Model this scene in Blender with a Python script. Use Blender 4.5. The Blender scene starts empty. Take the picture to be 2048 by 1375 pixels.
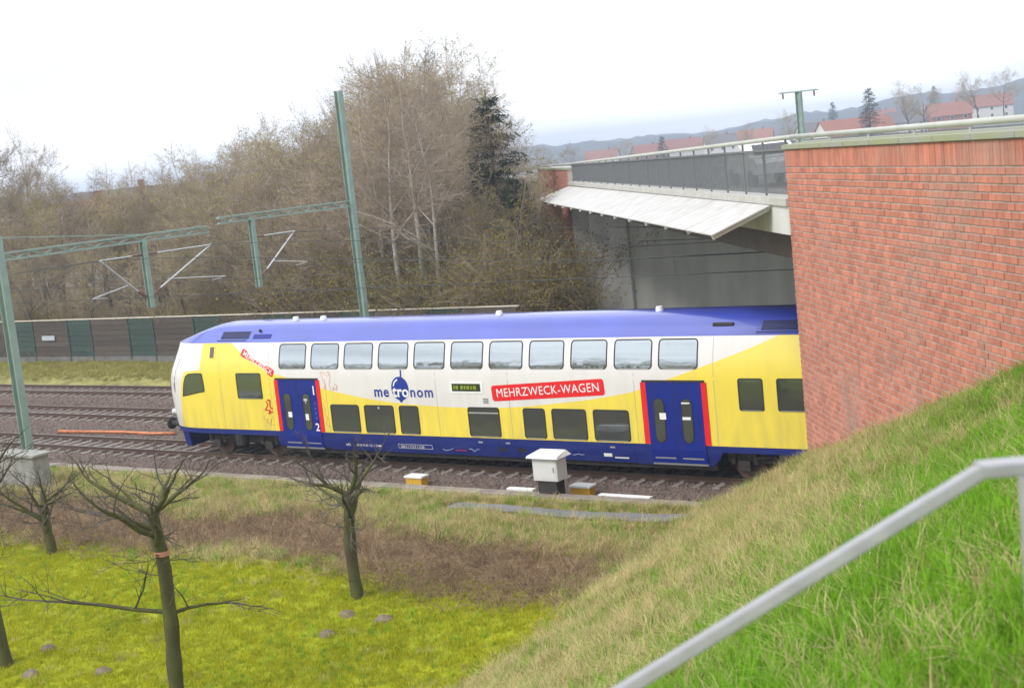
import bpy, bmesh, math, random
from mathutils import Vector, Matrix, noise
R = math.radians
SC = bpy.context.scene
COL = SC.collection

# ------------------------------------------------------------------ camera, sky, sun, exposure
cd = bpy.data.cameras.new('camera'); cam = bpy.data.objects.new('camera', cd); COL.objects.link(cam)
CAMP = Vector((39.043, -33.124, 9.166))
FW = Vector((-0.57908705, 0.8049251, -0.12943635)); RT = Vector((0.81520582, 0.56977546, -0.10390094)); UP = Vector((0.00988282, 0.16568496, 0.98612921))
cam.matrix_world = Matrix(((RT.x, UP.x, -FW.x, CAMP.x), (RT.y, UP.y, -FW.y, CAMP.y), (RT.z, UP.z, -FW.z, CAMP.z), (0, 0, 0, 1)))
cd.lens = 50.0; cd.sensor_width = 36.0; cd.clip_end = 20000; cd.clip_start = 0.1
cd.dof.use_dof = True; cd.dof.focus_distance = 46.0; cd.dof.aperture_fstop = 3.2
SC.camera = cam
SUN_EL, SUN_AZ = 46.0, 246.0     # azimuth as a direction angle in the XY plane: the light comes from there
world = bpy.data.worlds.new('World'); SC.world = world; world.use_nodes = True
wn = world.node_tree; bg = wn.nodes['Background']
sky = wn.nodes.new('ShaderNodeTexSky'); sky.sky_type = 'NISHITA'; sky.sun_disc = False
sky.sun_elevation = R(SUN_EL); sky.sun_rotation = R(90 - SUN_AZ); sky.air_density = 1.0; sky.dust_density = 4.0
mixn = wn.nodes.new('ShaderNodeMix'); mixn.data_type = 'RGBA'; mixn.inputs[0].default_value = 0.94
tcw = wn.nodes.new('ShaderNodeTexCoord'); mpw = wn.nodes.new('ShaderNodeMapping'); mpw.inputs['Scale'].default_value = (1, 1, 3.2); wn.links.new(tcw.outputs['Generated'], mpw.inputs[0])
nzw = wn.nodes.new('ShaderNodeTexNoise'); nzw.inputs['Scale'].default_value = 2.6; nzw.inputs['Detail'].default_value = 5; nzw.inputs['Roughness'].default_value = .5; wn.links.new(mpw.outputs[0], nzw.inputs['Vector'])
rpw = wn.nodes.new('ShaderNodeValToRGB'); rpw.color_ramp.elements[0].position = .36; rpw.color_ramp.elements[1].position = .64; wn.links.new(nzw.outputs[0], rpw.inputs[0])
rpw.color_ramp.elements[0].color = (7.3, 7.6, 8.1, 1); rpw.color_ramp.elements[1].color = (11.6, 11.9, 12.4, 1)   # the closed layer of bright cloud
wn.links.new(rpw.outputs[0], mixn.inputs[7])
wn.links.new(sky.outputs[0], mixn.inputs[6]); wn.links.new(mixn.outputs[2], bg.inputs[0]); bg.inputs[1].default_value = 0.1
sl = bpy.data.lights.new('sun', 'SUN'); sun = bpy.data.objects.new('sun', sl); COL.objects.link(sun)
sl.energy = 1.5; sl.angle = R(18); sl.color = (1.0, 0.965, 0.91)
sd = Vector((math.cos(R(SUN_AZ)) * math.cos(R(SUN_EL)), math.sin(R(SUN_AZ)) * math.cos(R(SUN_EL)), math.sin(R(SUN_EL))))
sun.rotation_euler = sd.to_track_quat('Z', 'Y').to_euler(); sun.location = (20, -40, 40)
vs = SC.view_settings; vs.view_transform = 'Standard'; vs.look = 'None'; vs.gamma = 1; vs.use_curve_mapping = False; vs.exposure = 0.66
SC.render.engine = 'CYCLES'; SC.cycles.max_bounces = 6; SC.cycles.diffuse_bounces = 3; SC.cycles.glossy_bounces = 3
SC.cycles.transparent_max_bounces = 8; SC.cycles.volume_bounces = 0; SC.cycles.use_denoising = True

# ------------------------------------------------------------------ helpers
def tag(o, label=None, cat=None, group=None, kind=None):
    if label: o['label'] = label
    if cat: o['category'] = cat
    if group: o['group'] = group
    if kind: o['kind'] = kind
    return o

def empty(name, loc, label, cat, group=None):
    o = bpy.data.objects.new(name, None); COL.objects.link(o); o.location = loc; o.empty_display_size = .2
    return tag(o, label, cat, group)

def wloc(o):
    v = Vector((0, 0, 0))
    while o is not None: v += o.location; o = o.parent
    return v

def mesh_obj(name, me, parent=None, loc=None):
    o = bpy.data.objects.new(name, me); COL.objects.link(o)
    if parent is not None: o.parent = parent
    if loc is not None: o.location = loc
    return o

def copy_tree(o, parent=None):
    c = o.copy(); COL.objects.link(c); c.parent = parent
    for ch in o.children: copy_tree(ch, c)
    return c

class MB:
    def __init__(s): s.v = []; s.f = []; s.m = []; s.mi = 0
    def quad(s, *p):
        n = len(s.v); s.v += [tuple(q) for q in p]; s.f.append(tuple(range(n, n + len(p)))); s.m.append(s.mi)
    def hexa(s, b, t):       # 4 bottom and 4 top points, counter-clockwise from above
        n = len(s.v); s.v += [tuple(q) for q in b] + [tuple(q) for q in t]
        for f in ((3, 2, 1, 0), (4, 5, 6, 7), (0, 1, 5, 4), (1, 2, 6, 5), (2, 3, 7, 6), (3, 0, 4, 7)):
            s.f.append(tuple(n + i for i in f)); s.m.append(s.mi)
    def box(s, x0, x1, y0, y1, z0, z1):
        s.hexa([(x0, y0, z0), (x1, y0, z0), (x1, y1, z0), (x0, y1, z0)], [(x0, y0, z1), (x1, y0, z1), (x1, y1, z1), (x0, y1, z1)])
    def boxst(s, s0, s1, t0, t1, z0, z1):
        s.hexa([W(s0, t1, z0), W(s0, t0, z0), W(s1, t0, z0), W(s1, t1, z0)], [W(s0, t1, z1), W(s0, t0, z1), W(s1, t0, z1), W(s1, t1, z1)])
    def tube(s, pts, r, n=6, cap=True):
        pts = [Vector(p) for p in pts]; rs = r if isinstance(r, (list, tuple)) else [r] * len(pts); base = len(s.v)
        for i, p in enumerate(pts):
            d = (pts[min(i + 1, len(pts) - 1)] - pts[max(i - 1, 0)])
            if d.length < 1e-9: d = Vector((0, 0, 1))
            d.normalize(); a = d.orthogonal() if abs(d.z) > .95 else d.cross(Vector((0, 0, 1))); a.normalize(); b = d.cross(a)
            for k in range(n):
                w = 2 * math.pi * k / n; s.v.append(tuple(p + (a * math.cos(w) + b * math.sin(w)) * rs[i]))
        for i in range(len(pts) - 1):
            for k in range(n):
                k2 = (k + 1) % n
                s.f.append((base + i * n + k, base + i * n + k2, base + (i + 1) * n + k2, base + (i + 1) * n + k)); s.m.append(s.mi)
        if cap:
            s.f.append(tuple(base + k for k in reversed(range(n)))); s.m.append(s.mi)
            e = base + (len(pts) - 1) * n; s.f.append(tuple(e + k for k in range(n))); s.m.append(s.mi)
    def beam(s, a, b, w, h, up=(0, 0, 1)):   # rectangular bar from a to b
        a, b = Vector(a), Vector(b); d = (b - a).normalized(); u = Vector(up); x = d.cross(u)
        if x.length < 1e-4: x = d.cross(Vector((0, 1, 0)))
        x.normalize(); u = x.cross(d); x *= w / 2; u *= h / 2
        s.hexa([a - x - u, a + x - u, b + x - u, b - x - u], [a - x + u, a + x + u, b + x + u, b - x + u])
    def mesh(s, name, mats, off=Vector((0, 0, 0)), smooth=False):
        me = bpy.data.meshes.new(name); me.from_pydata([(x - off[0], y - off[1], z - off[2]) for x, y, z in s.v], [], s.f)
        for m in (mats if isinstance(mats, (list, tuple)) else [mats]): me.materials.append(m)
        if max(s.m, default=0) > 0: me.polygons.foreach_set('material_index', s.m)
        if smooth: me.polygons.foreach_set('use_smooth', [True] * len(me.polygons))
        me.update(); return me
    def build(s, name, mats, parent=None, smooth=False, origin=None, bevel=0):
        if parent is not None: off = wloc(parent); loc = (0, 0, 0)
        elif origin is not None: off = Vector(origin); loc = origin
        else: off = Vector((0, 0, 0)); loc = (0, 0, 0)
        o = mesh_obj(name, s.mesh(name, mats, off, smooth), parent, loc)
        if bevel:
            bm = bmesh.new(); bm.from_mesh(o.data)
            bmesh.ops.remove_doubles(bm, verts=bm.verts, dist=1e-5)
            bmesh.ops.bevel(bm, geom=[e for e in bm.edges if len(e.link_faces) == 2 and e.calc_face_angle(0) > .5], offset=bevel, segments=2, affect='EDGES', clamp_overlap=True)
            bm.to_mesh(o.data); bm.free()
        return o

# ---- materials
def mat(name, col, rough=.7, var=.12, scale=6.0, metal=0.0, bump=0.0, bscale=40.0, spec=.5, coat=0.0, col2=None, detail=5.0, stretch=None, rand=0.0):
    m = bpy.data.materials.new(name); m.use_nodes = True; nt = m.node_tree; b = nt.nodes['Principled BSDF']
    b.inputs['Roughness'].default_value = rough; b.inputs['Metallic'].default_value = metal; b.inputs['Specular IOR Level'].default_value = spec
    b.inputs['Coat Weight'].default_value = coat; b.inputs['Coat Roughness'].default_value = .06
    tc = nt.nodes.new('ShaderNodeTexCoord'); mp = nt.nodes.new('ShaderNodeMapping'); nt.links.new(tc.outputs['Object'], mp.inputs[0])
    if stretch: mp.inputs['Scale'].default_value = stretch
    nz = nt.nodes.new('ShaderNodeTexNoise'); nz.inputs['Scale'].default_value = scale; nz.inputs['Detail'].default_value = detail
    nt.links.new(mp.outputs[0], nz.inputs['Vector'])
    rp = nt.nodes.new('ShaderNodeValToRGB'); rp.color_ramp.elements[0].position = .3; rp.color_ramp.elements[1].position = .7
    c1 = tuple(c * (1 - var) for c in col) + (1,); c2 = (tuple(c * (1 + var) for c in col) if col2 is None else tuple(col2)) + (1,)
    rp.color_ramp.elements[0].color = c1; rp.color_ramp.elements[1].color = c2
    nt.links.new(nz.outputs[0], rp.inputs[0]); out = rp.outputs[0]
    if rand:
        oi = nt.nodes.new('ShaderNodeObjectInfo'); mr = nt.nodes.new('ShaderNodeMapRange'); mr.inputs[3].default_value = 1 - rand; mr.inputs[4].default_value = 1 + rand
        nt.links.new(oi.outputs['Random'], mr.inputs[0]); hs = nt.nodes.new('ShaderNodeHueSaturation'); nt.links.new(mr.outputs[0], hs.inputs['Value']); nt.links.new(out, hs.inputs['Color']); out = hs.outputs[0]
    nt.links.new(out, b.inputs['Base Color'])
    if bump:
        n2 = nt.nodes.new('ShaderNodeTexNoise'); n2.inputs['Scale'].default_value = bscale; n2.inputs['Detail'].default_value = 6; nt.links.new(mp.outputs[0], n2.inputs['Vector'])
        bp = nt.nodes.new('ShaderNodeBump'); bp.inputs['Strength'].default_value = bump; bp.inputs['Distance'].default_value = .03
        nt.links.new(n2.outputs[0], bp.inputs['Height']); nt.links.new(bp.outputs[0], b.inputs['Normal'])
    return m

def leafmat(name, col, col2, trans=.35, rand=.25):
    m = mat(name, col, rough=.65, var=.1, scale=1.3, col2=col2, spec=.08, rand=rand); nt = m.node_tree; b = nt.nodes['Principled BSDF']
    tr = nt.nodes.new('ShaderNodeBsdfTranslucent'); mx = nt.nodes.new('ShaderNodeMixShader'); mx.inputs[0].default_value = trans
    src = b.inputs['Base Color'].links[0].from_socket; nt.links.new(src, tr.inputs[0])
    nt.links.new(b.outputs[0], mx.inputs[1]); nt.links.new(tr.outputs[0], mx.inputs[2]); nt.links.new(mx.outputs[0], nt.nodes['Material Output'].inputs[0])
    return m

M = {}
M['blue'] = mat('blue_paint', (.006, .02, .22), rough=.4, var=.12, scale=1.2, coat=.15, spec=.3)
M['roofblue'] = mat('blue_roof_paint', (.035, .06, .40), rough=.32, var=.12, scale=.8, coat=1.0, bump=.012, bscale=3, spec=.95)
M['blueflat'] = mat('blue_print', (.01, .035, .28), rough=.35, var=.05)
M['skirt'] = mat('dusty_blue_paint', (.007, .018, .17), rough=.5, var=.1, scale=2.2, col2=(.02, .033, .19), coat=.1, spec=.3, stretch=(.4, 1, 2.5))
M['red'] = mat('red_print', (.72, .012, .018), rough=.4, var=.05)
M['whiteprint'] = mat('white_print', (.8, .8, .8), rough=.4, var=.03)
M['black'] = mat('black_rubber', (.02, .02, .022), rough=.6, var=.1)
M['dark'] = mat('dark_running_gear', (.03, .026, .023), rough=.75, var=.3, scale=9, bump=.2, bscale=12)
M['steel'] = mat('worn_steel', (.35, .34, .33), rough=.35, metal=.9, var=.1)
M['alu'] = mat('brushed_metal', (.55, .56, .57), rough=.4, metal=.6, var=.06)
M['rust'] = mat('rusty_rail', (.10, .062, .045), rough=.8, var=.25, scale=14)
M['concrete'] = mat('concrete', (.36, .35, .33), rough=.85, var=.15, scale=3, bump=.15, bscale=30)
M['lightconcrete'] = mat('pale_concrete', (.60, .60, .58), rough=.85, var=.1, scale=1.6, bump=.1, bscale=25, stretch=(1, 1, .35))
M['greyconcrete'] = mat('weathered_abutment', (.52, .53, .50), rough=.9, var=.12, scale=.9, col2=(.62, .63, .59), bump=.12, bscale=14, stretch=(1, 1, .25))
M['sleeper'] = mat('sleeper_concrete', (.23, .20, .175), rough=.9, var=.2, scale=5, bump=.2, bscale=30, rand=.15)
M['stone'] = mat('ballast_stone', (.15, .108, .088), rough=.9, var=.35, scale=6, rand=.45)
M['ballast'] = mat('ballast_bed', (.12, .088, .074), rough=.95, var=.35, scale=9, bump=.9, bscale=22)
M['mortar'] = mat('mortar', (.47, .41, .36), rough=.95, var=.12, scale=5, bump=.2, bscale=60)
M['brick'] = mat('red_brick', (.50, .185, .125), rough=.85, var=.14, scale=2.6, bump=.35, bscale=45, rand=.17)
M['brickmass'] = mat('red_brick_row', (.50, .185, .125), rough=.85, var=.14, scale=3.1, bump=.35, bscale=45)
M['coping'] = mat('mossy_coping', (.36, .37, .33), rough=.85, var=.12, scale=1.3, col2=(.30, .32, .18), bump=.15, bscale=40)
M['canopy'] = mat('white_sheet', (.56, .55, .55), rough=.6, var=.04, scale=2.4, col2=(.43, .415, .39), spec=.25, rand=.05, detail=9)
M['tube'] = mat('pale_tube', (.45, .46, .42), rough=.45, var=.1, scale=2)
M['railblack'] = mat('dark_railing', (.15, .16, .165), rough=.5, var=.1)
M['asphalt'] = mat('asphalt', (.16, .16, .17), rough=.9, var=.12, scale=2, bump=.1, bscale=60)
M['kerb'] = mat('kerb_stone', (.46, .45, .42), rough=.85, var=.1, scale=3)
M['girder'] = mat('brown_girder', (.13, .105, .085), rough=.7, var=.15, scale=2)
M['teal'] = mat('sage_green_steel', (.25, .34, .295), rough=.55, var=.12, scale=2.5)
M['insul'] = mat('brown_insulator', (.16, .07, .045), rough=.3, var=.1)
M['wire'] = mat('dark_wire', (.05, .055, .05), rough=.5, metal=.3)
M['galv'] = mat('galvanised_steel', (.36, .36, .375), rough=.5, metal=.25, var=.1, scale=14, bump=.03)
M['brown_board'] = mat('brown_board', (.075, .06, .048), rough=.8, var=.2, scale=5, stretch=(.5, 1, 5), rand=.2)
M['green_board'] = mat('dark_green_board', (.032, .058, .047), rough=.7, var=.15, scale=5, rand=.15)
M['cream'] = mat('cream_cap', (.55, .50, .42), rough=.7)
M['plinth'] = mat('grey_plinth', (.16, .16, .165), rough=.9, var=.12, scale=2)
M['plate'] = mat('pale_blue_plate', (.42, .46, .50), rough=.5, var=.05)
M['cabinet'] = mat('light_grey_cabinet', (.62, .62, .63), rough=.45, var=.05, scale=3)
M['oldcabinet'] = mat('weathered_cabinet', (.26, .26, .24), rough=.75, var=.2, scale=3, col2=(.34, .33, .30), bump=.05)
M['cabinetlid'] = mat('pale_cabinet_lid', (.74, .74, .77), rough=.4, var=.03)
M['yellowpaint'] = mat('yellow_marking', (.62, .36, .03), rough=.6, var=.1)
M['orange'] = mat('orange_pipe', (.50, .17, .07), rough=.6, var=.3, scale=3)
M['molesoil'] = mat('mole_soil', (.20, .155, .12), rough=.98, var=.3, scale=14, bump=.9, bscale=30)
M['soil'] = mat('bare_soil', (.12, .085, .06), rough=.95, var=.3, scale=3, bump=.4)
M['bark'] = mat('grey_brown_bark', (.10, .085, .07), rough=.9, var=.25, scale=6, bump=.5, bscale=18, stretch=(1, 1, .3), rand=.2)
M['twig'] = mat('brown_twig', (.30, .24, .185), rough=.85, var=.15, scale=.5, rand=.22)
M['mossbark'] = mat('mossy_bark', (.085, .075, .035), rough=.95, var=.3, scale=4, col2=(.10, .105, .025), bump=.6, bscale=16, stretch=(1, 1, .35))
M['birch'] = mat('birch_bark', (.60, .57, .53), rough=.8, var=.12, scale=5, col2=(.36, .33, .3), stretch=(1, 1, 3))
M['bud'] = leafmat('yellow_green_buds', (.32, .27, .07), (.44, .38, .11))
M['olive'] = leafmat('olive_leaves', (.24, .19, .045), (.34, .27, .06))
M['greenleaf'] = leafmat('green_leaves', (.12, .155, .045), (.19, .22, .06))
M['needle'] = leafmat('dark_needles', (.028, .045, .028), (.05, .07, .04), trans=.15)
M['moss'] = leafmat('moss_grass', (.33, .375, .012), (.50, .48, .018), trans=.3, rand=.2)
M['green'] = leafmat('fresh_grass', (.135, .34, .015), (.27, .46, .035), trans=.35, rand=.25)
M['dry'] = leafmat('dry_grass', (.54, .45, .21), (.70, .60, .33), trans=.3, rand=.25)
M['dullgrass'] = leafmat('dull_grass', (.27, .265, .06), (.42, .37, .13), trans=.3, rand=.25)
M['bramble'] = mat('dead_bramble', (.25, .165, .095), rough=.9, var=.2, scale=2, col2=(.38, .265, .16), rand=.3)
M['plaster'] = mat('white_plaster', (.62, .60, .57), rough=.9, var=.05, rand=.12)
M['brickhouse'] = mat('brick_house_wall', (.30, .13, .09), rough=.9, var=.12, scale=3)
M['rooftile'] = mat('red_roof_tile', (.25, .105, .075), rough=.85, var=.2, scale=2, rand=.2)
M['roofgrey'] = mat('grey_roof', (.14, .13, .135), rough=.8, var=.15)
M['darkglass'] = mat('house_window', (.03, .035, .04), rough=.08, var=.02, spec=.8)
M['whiteframe'] = mat('white_frame', (.7, .7, .7), rough=.5)
M['carpaint'] = mat('white_car_paint', (.75, .75, .76), rough=.25, var=.02, coat=.7)
M['forest'] = mat('far_forest', (.030, .042, .038), rough=1, var=.35, scale=.03, bump=0)
M['fieldfar'] = mat('far_field', (.09, .10, .05), rough=1, var=.3, scale=.012, col2=(.13, .12, .075))

def glassmat(name, dark, refl, rough=.02):
    m = bpy.data.materials.new(name); m.use_nodes = True; nt = m.node_tree; b = nt.nodes['Principled BSDF']
    b.inputs['Base Color'].default_value = dark + (1,); b.inputs['Roughness'].default_value = .3
    g = nt.nodes.new('ShaderNodeBsdfGlossy'); g.inputs['Color'].default_value = (.86, .95, 1, 1); g.inputs['Roughness'].default_value = rough
    tc = nt.nodes.new('ShaderNodeTexCoord'); nz = nt.nodes.new('ShaderNodeTexNoise'); nz.inputs['Scale'].default_value = 1.3; nt.links.new(tc.outputs['Object'], nz.inputs['Vector'])
    bp = nt.nodes.new('ShaderNodeBump'); bp.inputs['Strength'].default_value = .14; bp.inputs['Distance'].default_value = .05
    nt.links.new(nz.outputs[0], bp.inputs['Height']); nt.links.new(bp.outputs[0], g.inputs['Normal'])
    mx = nt.nodes.new('ShaderNodeMixShader'); mx.inputs[0].default_value = refl
    nt.links.new(b.outputs[0], mx.inputs[1]); nt.links.new(g.outputs[0], mx.inputs[2]); nt.links.new(mx.outputs[0], nt.nodes['Material Output'].inputs[0])
    return m
M['glass'] = glassmat('coated_glass', (.022, .027, .026), .46)
M['glassdark'] = glassmat('dark_glass', (.042, .047, .044), .13)

# ---- the frame of the road bridge: s along it (away), t across it (to the right), from the corner of the wing wall
CX, CY = 25.38, -3.0; SE = -.36      # SE: where the wing wall ends along s
TH = R(129.44); DV = (math.cos(TH), math.sin(TH)); NV = (math.sin(TH), -math.cos(TH))
def W(s, t, z): return (CX + DV[0] * s + NV[0] * t, CY + DV[1] * s + NV[1] * t, z)
def ST(x, y): return ((x - CX) * DV[0] + (y - CY) * DV[1], (x - CX) * NV[0] + (y - CY) * NV[1])
def sm(a, b, x):
    u = min(1, max(0, (x - a) / (b - a))); return u * u * (3 - 2 * u)
def fbm(x, y, k, o=3): return noise.fractal(Vector((x * k, y * k, 3.7)), 1.0, 2.0, o)

def h_left(x, y):
    s, t = ST(x, y)
    if y < -1.2:
        xt = 22.7 + .125 * max(0, -3.4 - y)
        e = .565 * (x - xt); e = .5 * (e + math.sqrt(e * e + .12)); e = 7.4 - .5 * ((7.4 - e) + math.sqrt((7.4 - e) ** 2 + .06)) if True else e
        z = e * sm(-1.2, -3.4, y) + .04 * fbm(x, y, .5)
        z += .12 * fbm(x + 9, y, .16) * sm(-3, -7, y)
        z -= .28 * sm(-2.6, -1.3, y)
    else:
        z = -.34 + .3 * sm(13.9, 14.8, y)
        if y > 15: z += .05 * fbm(x, y, .5) + .035 * max(0, y - 21)
    if y > 24:
        e2 = max(0, min(7.2, .8 * (s - 50.5))) * max(0, min(1, 1 + (t + .5) / 14))
        z = max(z, e2)
    return z

def h_right(x, y):
    s, t = ST(x, y)
    road = max(0, min(7.25, 7.25 - .55 * (t - 12.5)))
    d = max(0, -3.2 - y, y - 28.3)
    cut = -.4 + min(1.8, .6 * d)
    return max(cut, min(road, -.4 + .9 * d)) if t > 0 else cut

def grid_mesh(name, us, vs_, fn, mats):
    mb = MB(); n = len(vs_)
    for u in us:
        for v in vs_: mb.v.append(fn(u, v))
    for i in range(len(us) - 1):
        for j in range(n - 1):
            mb.f.append((i * n + j, (i + 1) * n + j, (i + 1) * n + j + 1, i * n + j + 1)); mb.m.append(0)
    return mb

def steps(a, b, d0, grow=1.0):
    out = [a]; d = d0
    while out[-1] < b: out.append(min(b, out[-1] + d)); d *= grow
    return out

# ------------------------------------------------------------------ setting: ground, tracks bed, far land
def groundmat():
    m = bpy.data.materials.new('ground_cover'); m.use_nodes = True; nt = m.node_tree; b = nt.nodes['Principled BSDF']; b.inputs['Roughness'].default_value = .95; b.inputs['Specular IOR Level'].default_value = .1
    at = nt.nodes.new('ShaderNodeAttribute'); at.attribute_name = 'cover'
    tc = nt.nodes.new('ShaderNodeTexCoord'); nz = nt.nodes.new('ShaderNodeTexNoise'); nz.inputs['Scale'].default_value = 1.7; nz.inputs['Detail'].default_value = 8; nt.links.new(tc.outputs['Object'], nz.inputs['Vector'])
    mr = nt.nodes.new('ShaderNodeMapRange'); mr.inputs[1].default_value = .3; mr.inputs[2].default_value = .7; mr.inputs[3].default_value = .65; mr.inputs[4].default_value = 1.3; nt.links.new(nz.outputs[0], mr.inputs[0])
    hs = nt.nodes.new('ShaderNodeHueSaturation'); nt.links.new(at.outputs['Color'], hs.inputs['Color']); nt.links.new(mr.outputs[0], hs.inputs['Value'])
    nt.links.new(hs.outputs[0], b.inputs['Base Color'])
    n2 = nt.nodes.new('ShaderNodeTexNoise'); n2.inputs['Scale'].default_value = 14; n2.inputs['Detail'].default_value = 8; nt.links.new(tc.outputs['Object'], n2.inputs['Vector'])
    bp = nt.nodes.new('ShaderNodeBump'); bp.inputs['Strength'].default_value = .8; bp.inputs['Distance'].default_value = .06; nt.links.new(n2.outputs[0], bp.inputs['Height']); nt.links.new(bp.outputs[0], b.inputs['Normal'])
    return m
M['ground'] = groundmat()

def bramble_w(x, y):      # the strip of dead bramble between the meadow and the railway verge
    c = -7.6 + 1.3 * fbm(x, 0, .12) - .35 * sm(14, 22, x); w = 2.3 + .5 * fbm(x, 5, .2)
    return sm(w, w - 1.0, abs(y - c)) * sm(24.0, 22.0, x)
def meadow_w(x, y):
    xt = 22.9 + .125 * max(0, -3.4 - y) + .7 * fbm(x, y, .3)
    return sm(-8.6, -10.2, y) * sm(xt + .8, xt - .8, x)
def cover(x, y):
    def mixc(a, b, w): return tuple(p + (q - p) * w for p, q in zip(a, b))
    if y > 21: c = (.13, .105, .07)
    elif y > 13.5: c = (.26, .24, .09)
    elif y > -1.6: c = (.10, .085, .075)
    else:
        g = .5 + .5 * fbm(x, y, .35); c = mixc((.36, .30, .15), (.27, .27, .07), g)
        c = mixc(c, (.29, .32, .02), meadow_w(x, y)); c = mixc(c, (.21, .15, .085), .9 * bramble_w(x, y))
        c = mixc(c, (.14, .24, .03), .7 * sm(31, 35, x))
    return c

def colored(o, fn):
    me = o.data; a = me.color_attributes.new('cover', 'FLOAT_COLOR', 'POINT'); L = wloc(o)
    a.data.foreach_set('color', [c for v in me.vertices for c in (*fn(v.co.x + L.x, v.co.y + L.y), 1.0)])

ss = steps(-46, 62, .55); tt = [-x for x in reversed(steps(0, 60, .5, 1.0))] ; tt = [-x for x in reversed(steps(60, 420, 4, 1.25))][:-1] + tt
ss2 = ss[:-1] + steps(62, 420, 3, 1.25); tt[-1] = .12
def gl(s, t):
    x, y, _ = W(s, t, 0); return (x, y, h_left(x, y))
o = grid_mesh('ground', ss2, tt, gl, None).build('ground', M['ground'], smooth=True); tag(o, 'grassy ground with the embankment and meadow in front of the railway', 'ground', kind='structure'); colored(o, cover)
def gr(s, t):
    x, y, _ = W(s, t, 0); return (x, y, h_right(x, y))
o = grid_mesh('terrain', steps(-60, 80, 1.2)[:-1] + steps(80, 420, 5, 1.3), steps(.35, 30, 1.0)[:-1] + steps(30, 420, 4, 1.3), gr, None).build('terrain', M['ground'], smooth=True)
tag(o, 'land behind the brick wall and under the road bridge', 'terrain', kind='structure'); colored(o, lambda x, y: (.10, .095, .05))
mb = MB(); mb.quad((-7000, -7000, -1.3), (7000, -7000, -1.3), (7000, 7000, -1.3), (-7000, 7000, -1.3))
tag(mb.build('land', M['fieldfar']), 'flat country reaching out to the horizon', 'land', kind='structure')
# distant wooded hills
def hillz(a, r):
    u = math.degrees(a); z = 15 + 12 * sm(118, 108, u) + 10 * sm(105, 88, u) + 9 * noise.fractal(Vector((a * 14, 2, 0)), 1, 2, 4) + 4 * noise.fractal(Vector((a * 90, r * .01, 0)), 1, 2, 3)
    return z
def hp(a, r):
    k = sm(1150, 1500, r); z = -1.6 + (hillz(a, r) + 2) * k * (1 if r < 1900 else 1.25)
    return (CAMP.x + r * math.cos(a), CAMP.y + r * math.sin(a), z)
o = grid_mesh('hills', [R(70 + .22 * i) for i in range(460)], [1150, 1230, 1300, 1370, 1440, 1500, 1560, 1650, 1800, 2100], hp, None).build('hills', M['forest'], smooth=True)
tag(o, 'low wooded hills fading blue along the horizon', 'hills', kind='structure')
# air
mb = MB(); mb.box(-2600, 2600, -2600, 2600, -2.3, 46)
hz = mb.build('haze', []); hz.data.materials.clear()
hm = bpy.data.materials.new('thin_haze'); hm.use_nodes = True; nt = hm.node_tree; nt.nodes.remove(nt.nodes['Principled BSDF'])
pv = nt.nodes.new('ShaderNodeVolumePrincipled'); pv.inputs['Color'].default_value = (.70, .80, .98, 1); pv.inputs['Density'].default_value = .0006; nt.links.new(pv.outputs[0], nt.nodes['Material Output'].inputs['Volume'])
hz.data.materials.append(hm); tag(hz, 'thin pale haze over the whole landscape', 'haze', kind='stuff')

# ballast bed
def bz(x, y):
    z = -.3
    for c in (1.39, 6.7, 11.6):
        z = max(z, -.192 - .45 * max(0, abs(y - c) - 1.55))
    z -= .5 * max(0, -1.25 - y) + .5 * max(0, y - 13.6)
    return max(-.5, z) + .012 * fbm(x, y, 1.7)
mb = grid_mesh('ballast_bed', steps(-48, 46, .6), steps(-2.0, 14.4, .2), lambda x, y: (x, y, bz(x, y)), None)
tag(mb.build('ballast_bed', M['ballast'], smooth=True), 'brown stone ballast bed carrying the three tracks', 'ballast', kind='structure')
mb = grid_mesh('path', steps(15.4, 23.1, .4), [-4.12, -3.95, -3.75, -3.55], lambda x, y: (x, y, h_left(x, y) + .07), None)
tag(mb.build('path', M['plinth'], smooth=True), 'narrow grey strip of path in the verge grass below the track', 'path', kind='structure')

# ------------------------------------------------------------------ railway tracks
def make_track(yc, label, x0, x1, s0, s1):
    t = empty('railway_track', (0, yc, 0), label, 'railway track', 'parallel railway tracks')
    for sgn in (-1, 1):
        mb = MB(); y = yc + sgn * .7535
        mb.mi = 0; mb.box(x0, x1, y - .07, y + .07, -.155, -.135); mb.box(x0, x1, y - .01, y + .01, -.135, -.04); mb.box(x0, x1, y - .036, y + .036, -.04, -.004)
        mb.mi = 1; mb.box(x0, x1, y - .026, y + .026, -.004, 0)
        mb.build('rail', [M['rust'], M['steel']], t)
    mb = MB()
    mb.hexa([(-.13, -1.3, -.30), (.13, -1.3, -.30), (.13, 1.3, -.30), (-.13, 1.3, -.30)], [(-.10, -1.27, -.158), (.10, -1.27, -.158), (.10, 1.27, -.158), (-.10, 1.27, -.158)])
    for sgn in (-1, 1): mb.box(-.07, .07, sgn * .7535 - .13, sgn * .7535 + .13, -.16, -.13)
    me = mb.mesh('sleeper', M['sleeper']); x = s0; k = 0
    while x < s1 and k < 299:
        mesh_obj('sleeper', me, t, (x, 0, 0)); x += .62; k += 1
    return t
TR = (1.39, 6.7, 11.6)
make_track(1.39, 'nearest of the three tracks, the train running on it', -48, 46, -14, 29)
make_track(6.7, 'middle track of the three, empty, just beyond the train', -48, 46, -24, 24)
make_track(11.6, 'farthest of the three tracks, empty, beside the grass strip', -48, 46, -33, 18)

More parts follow.
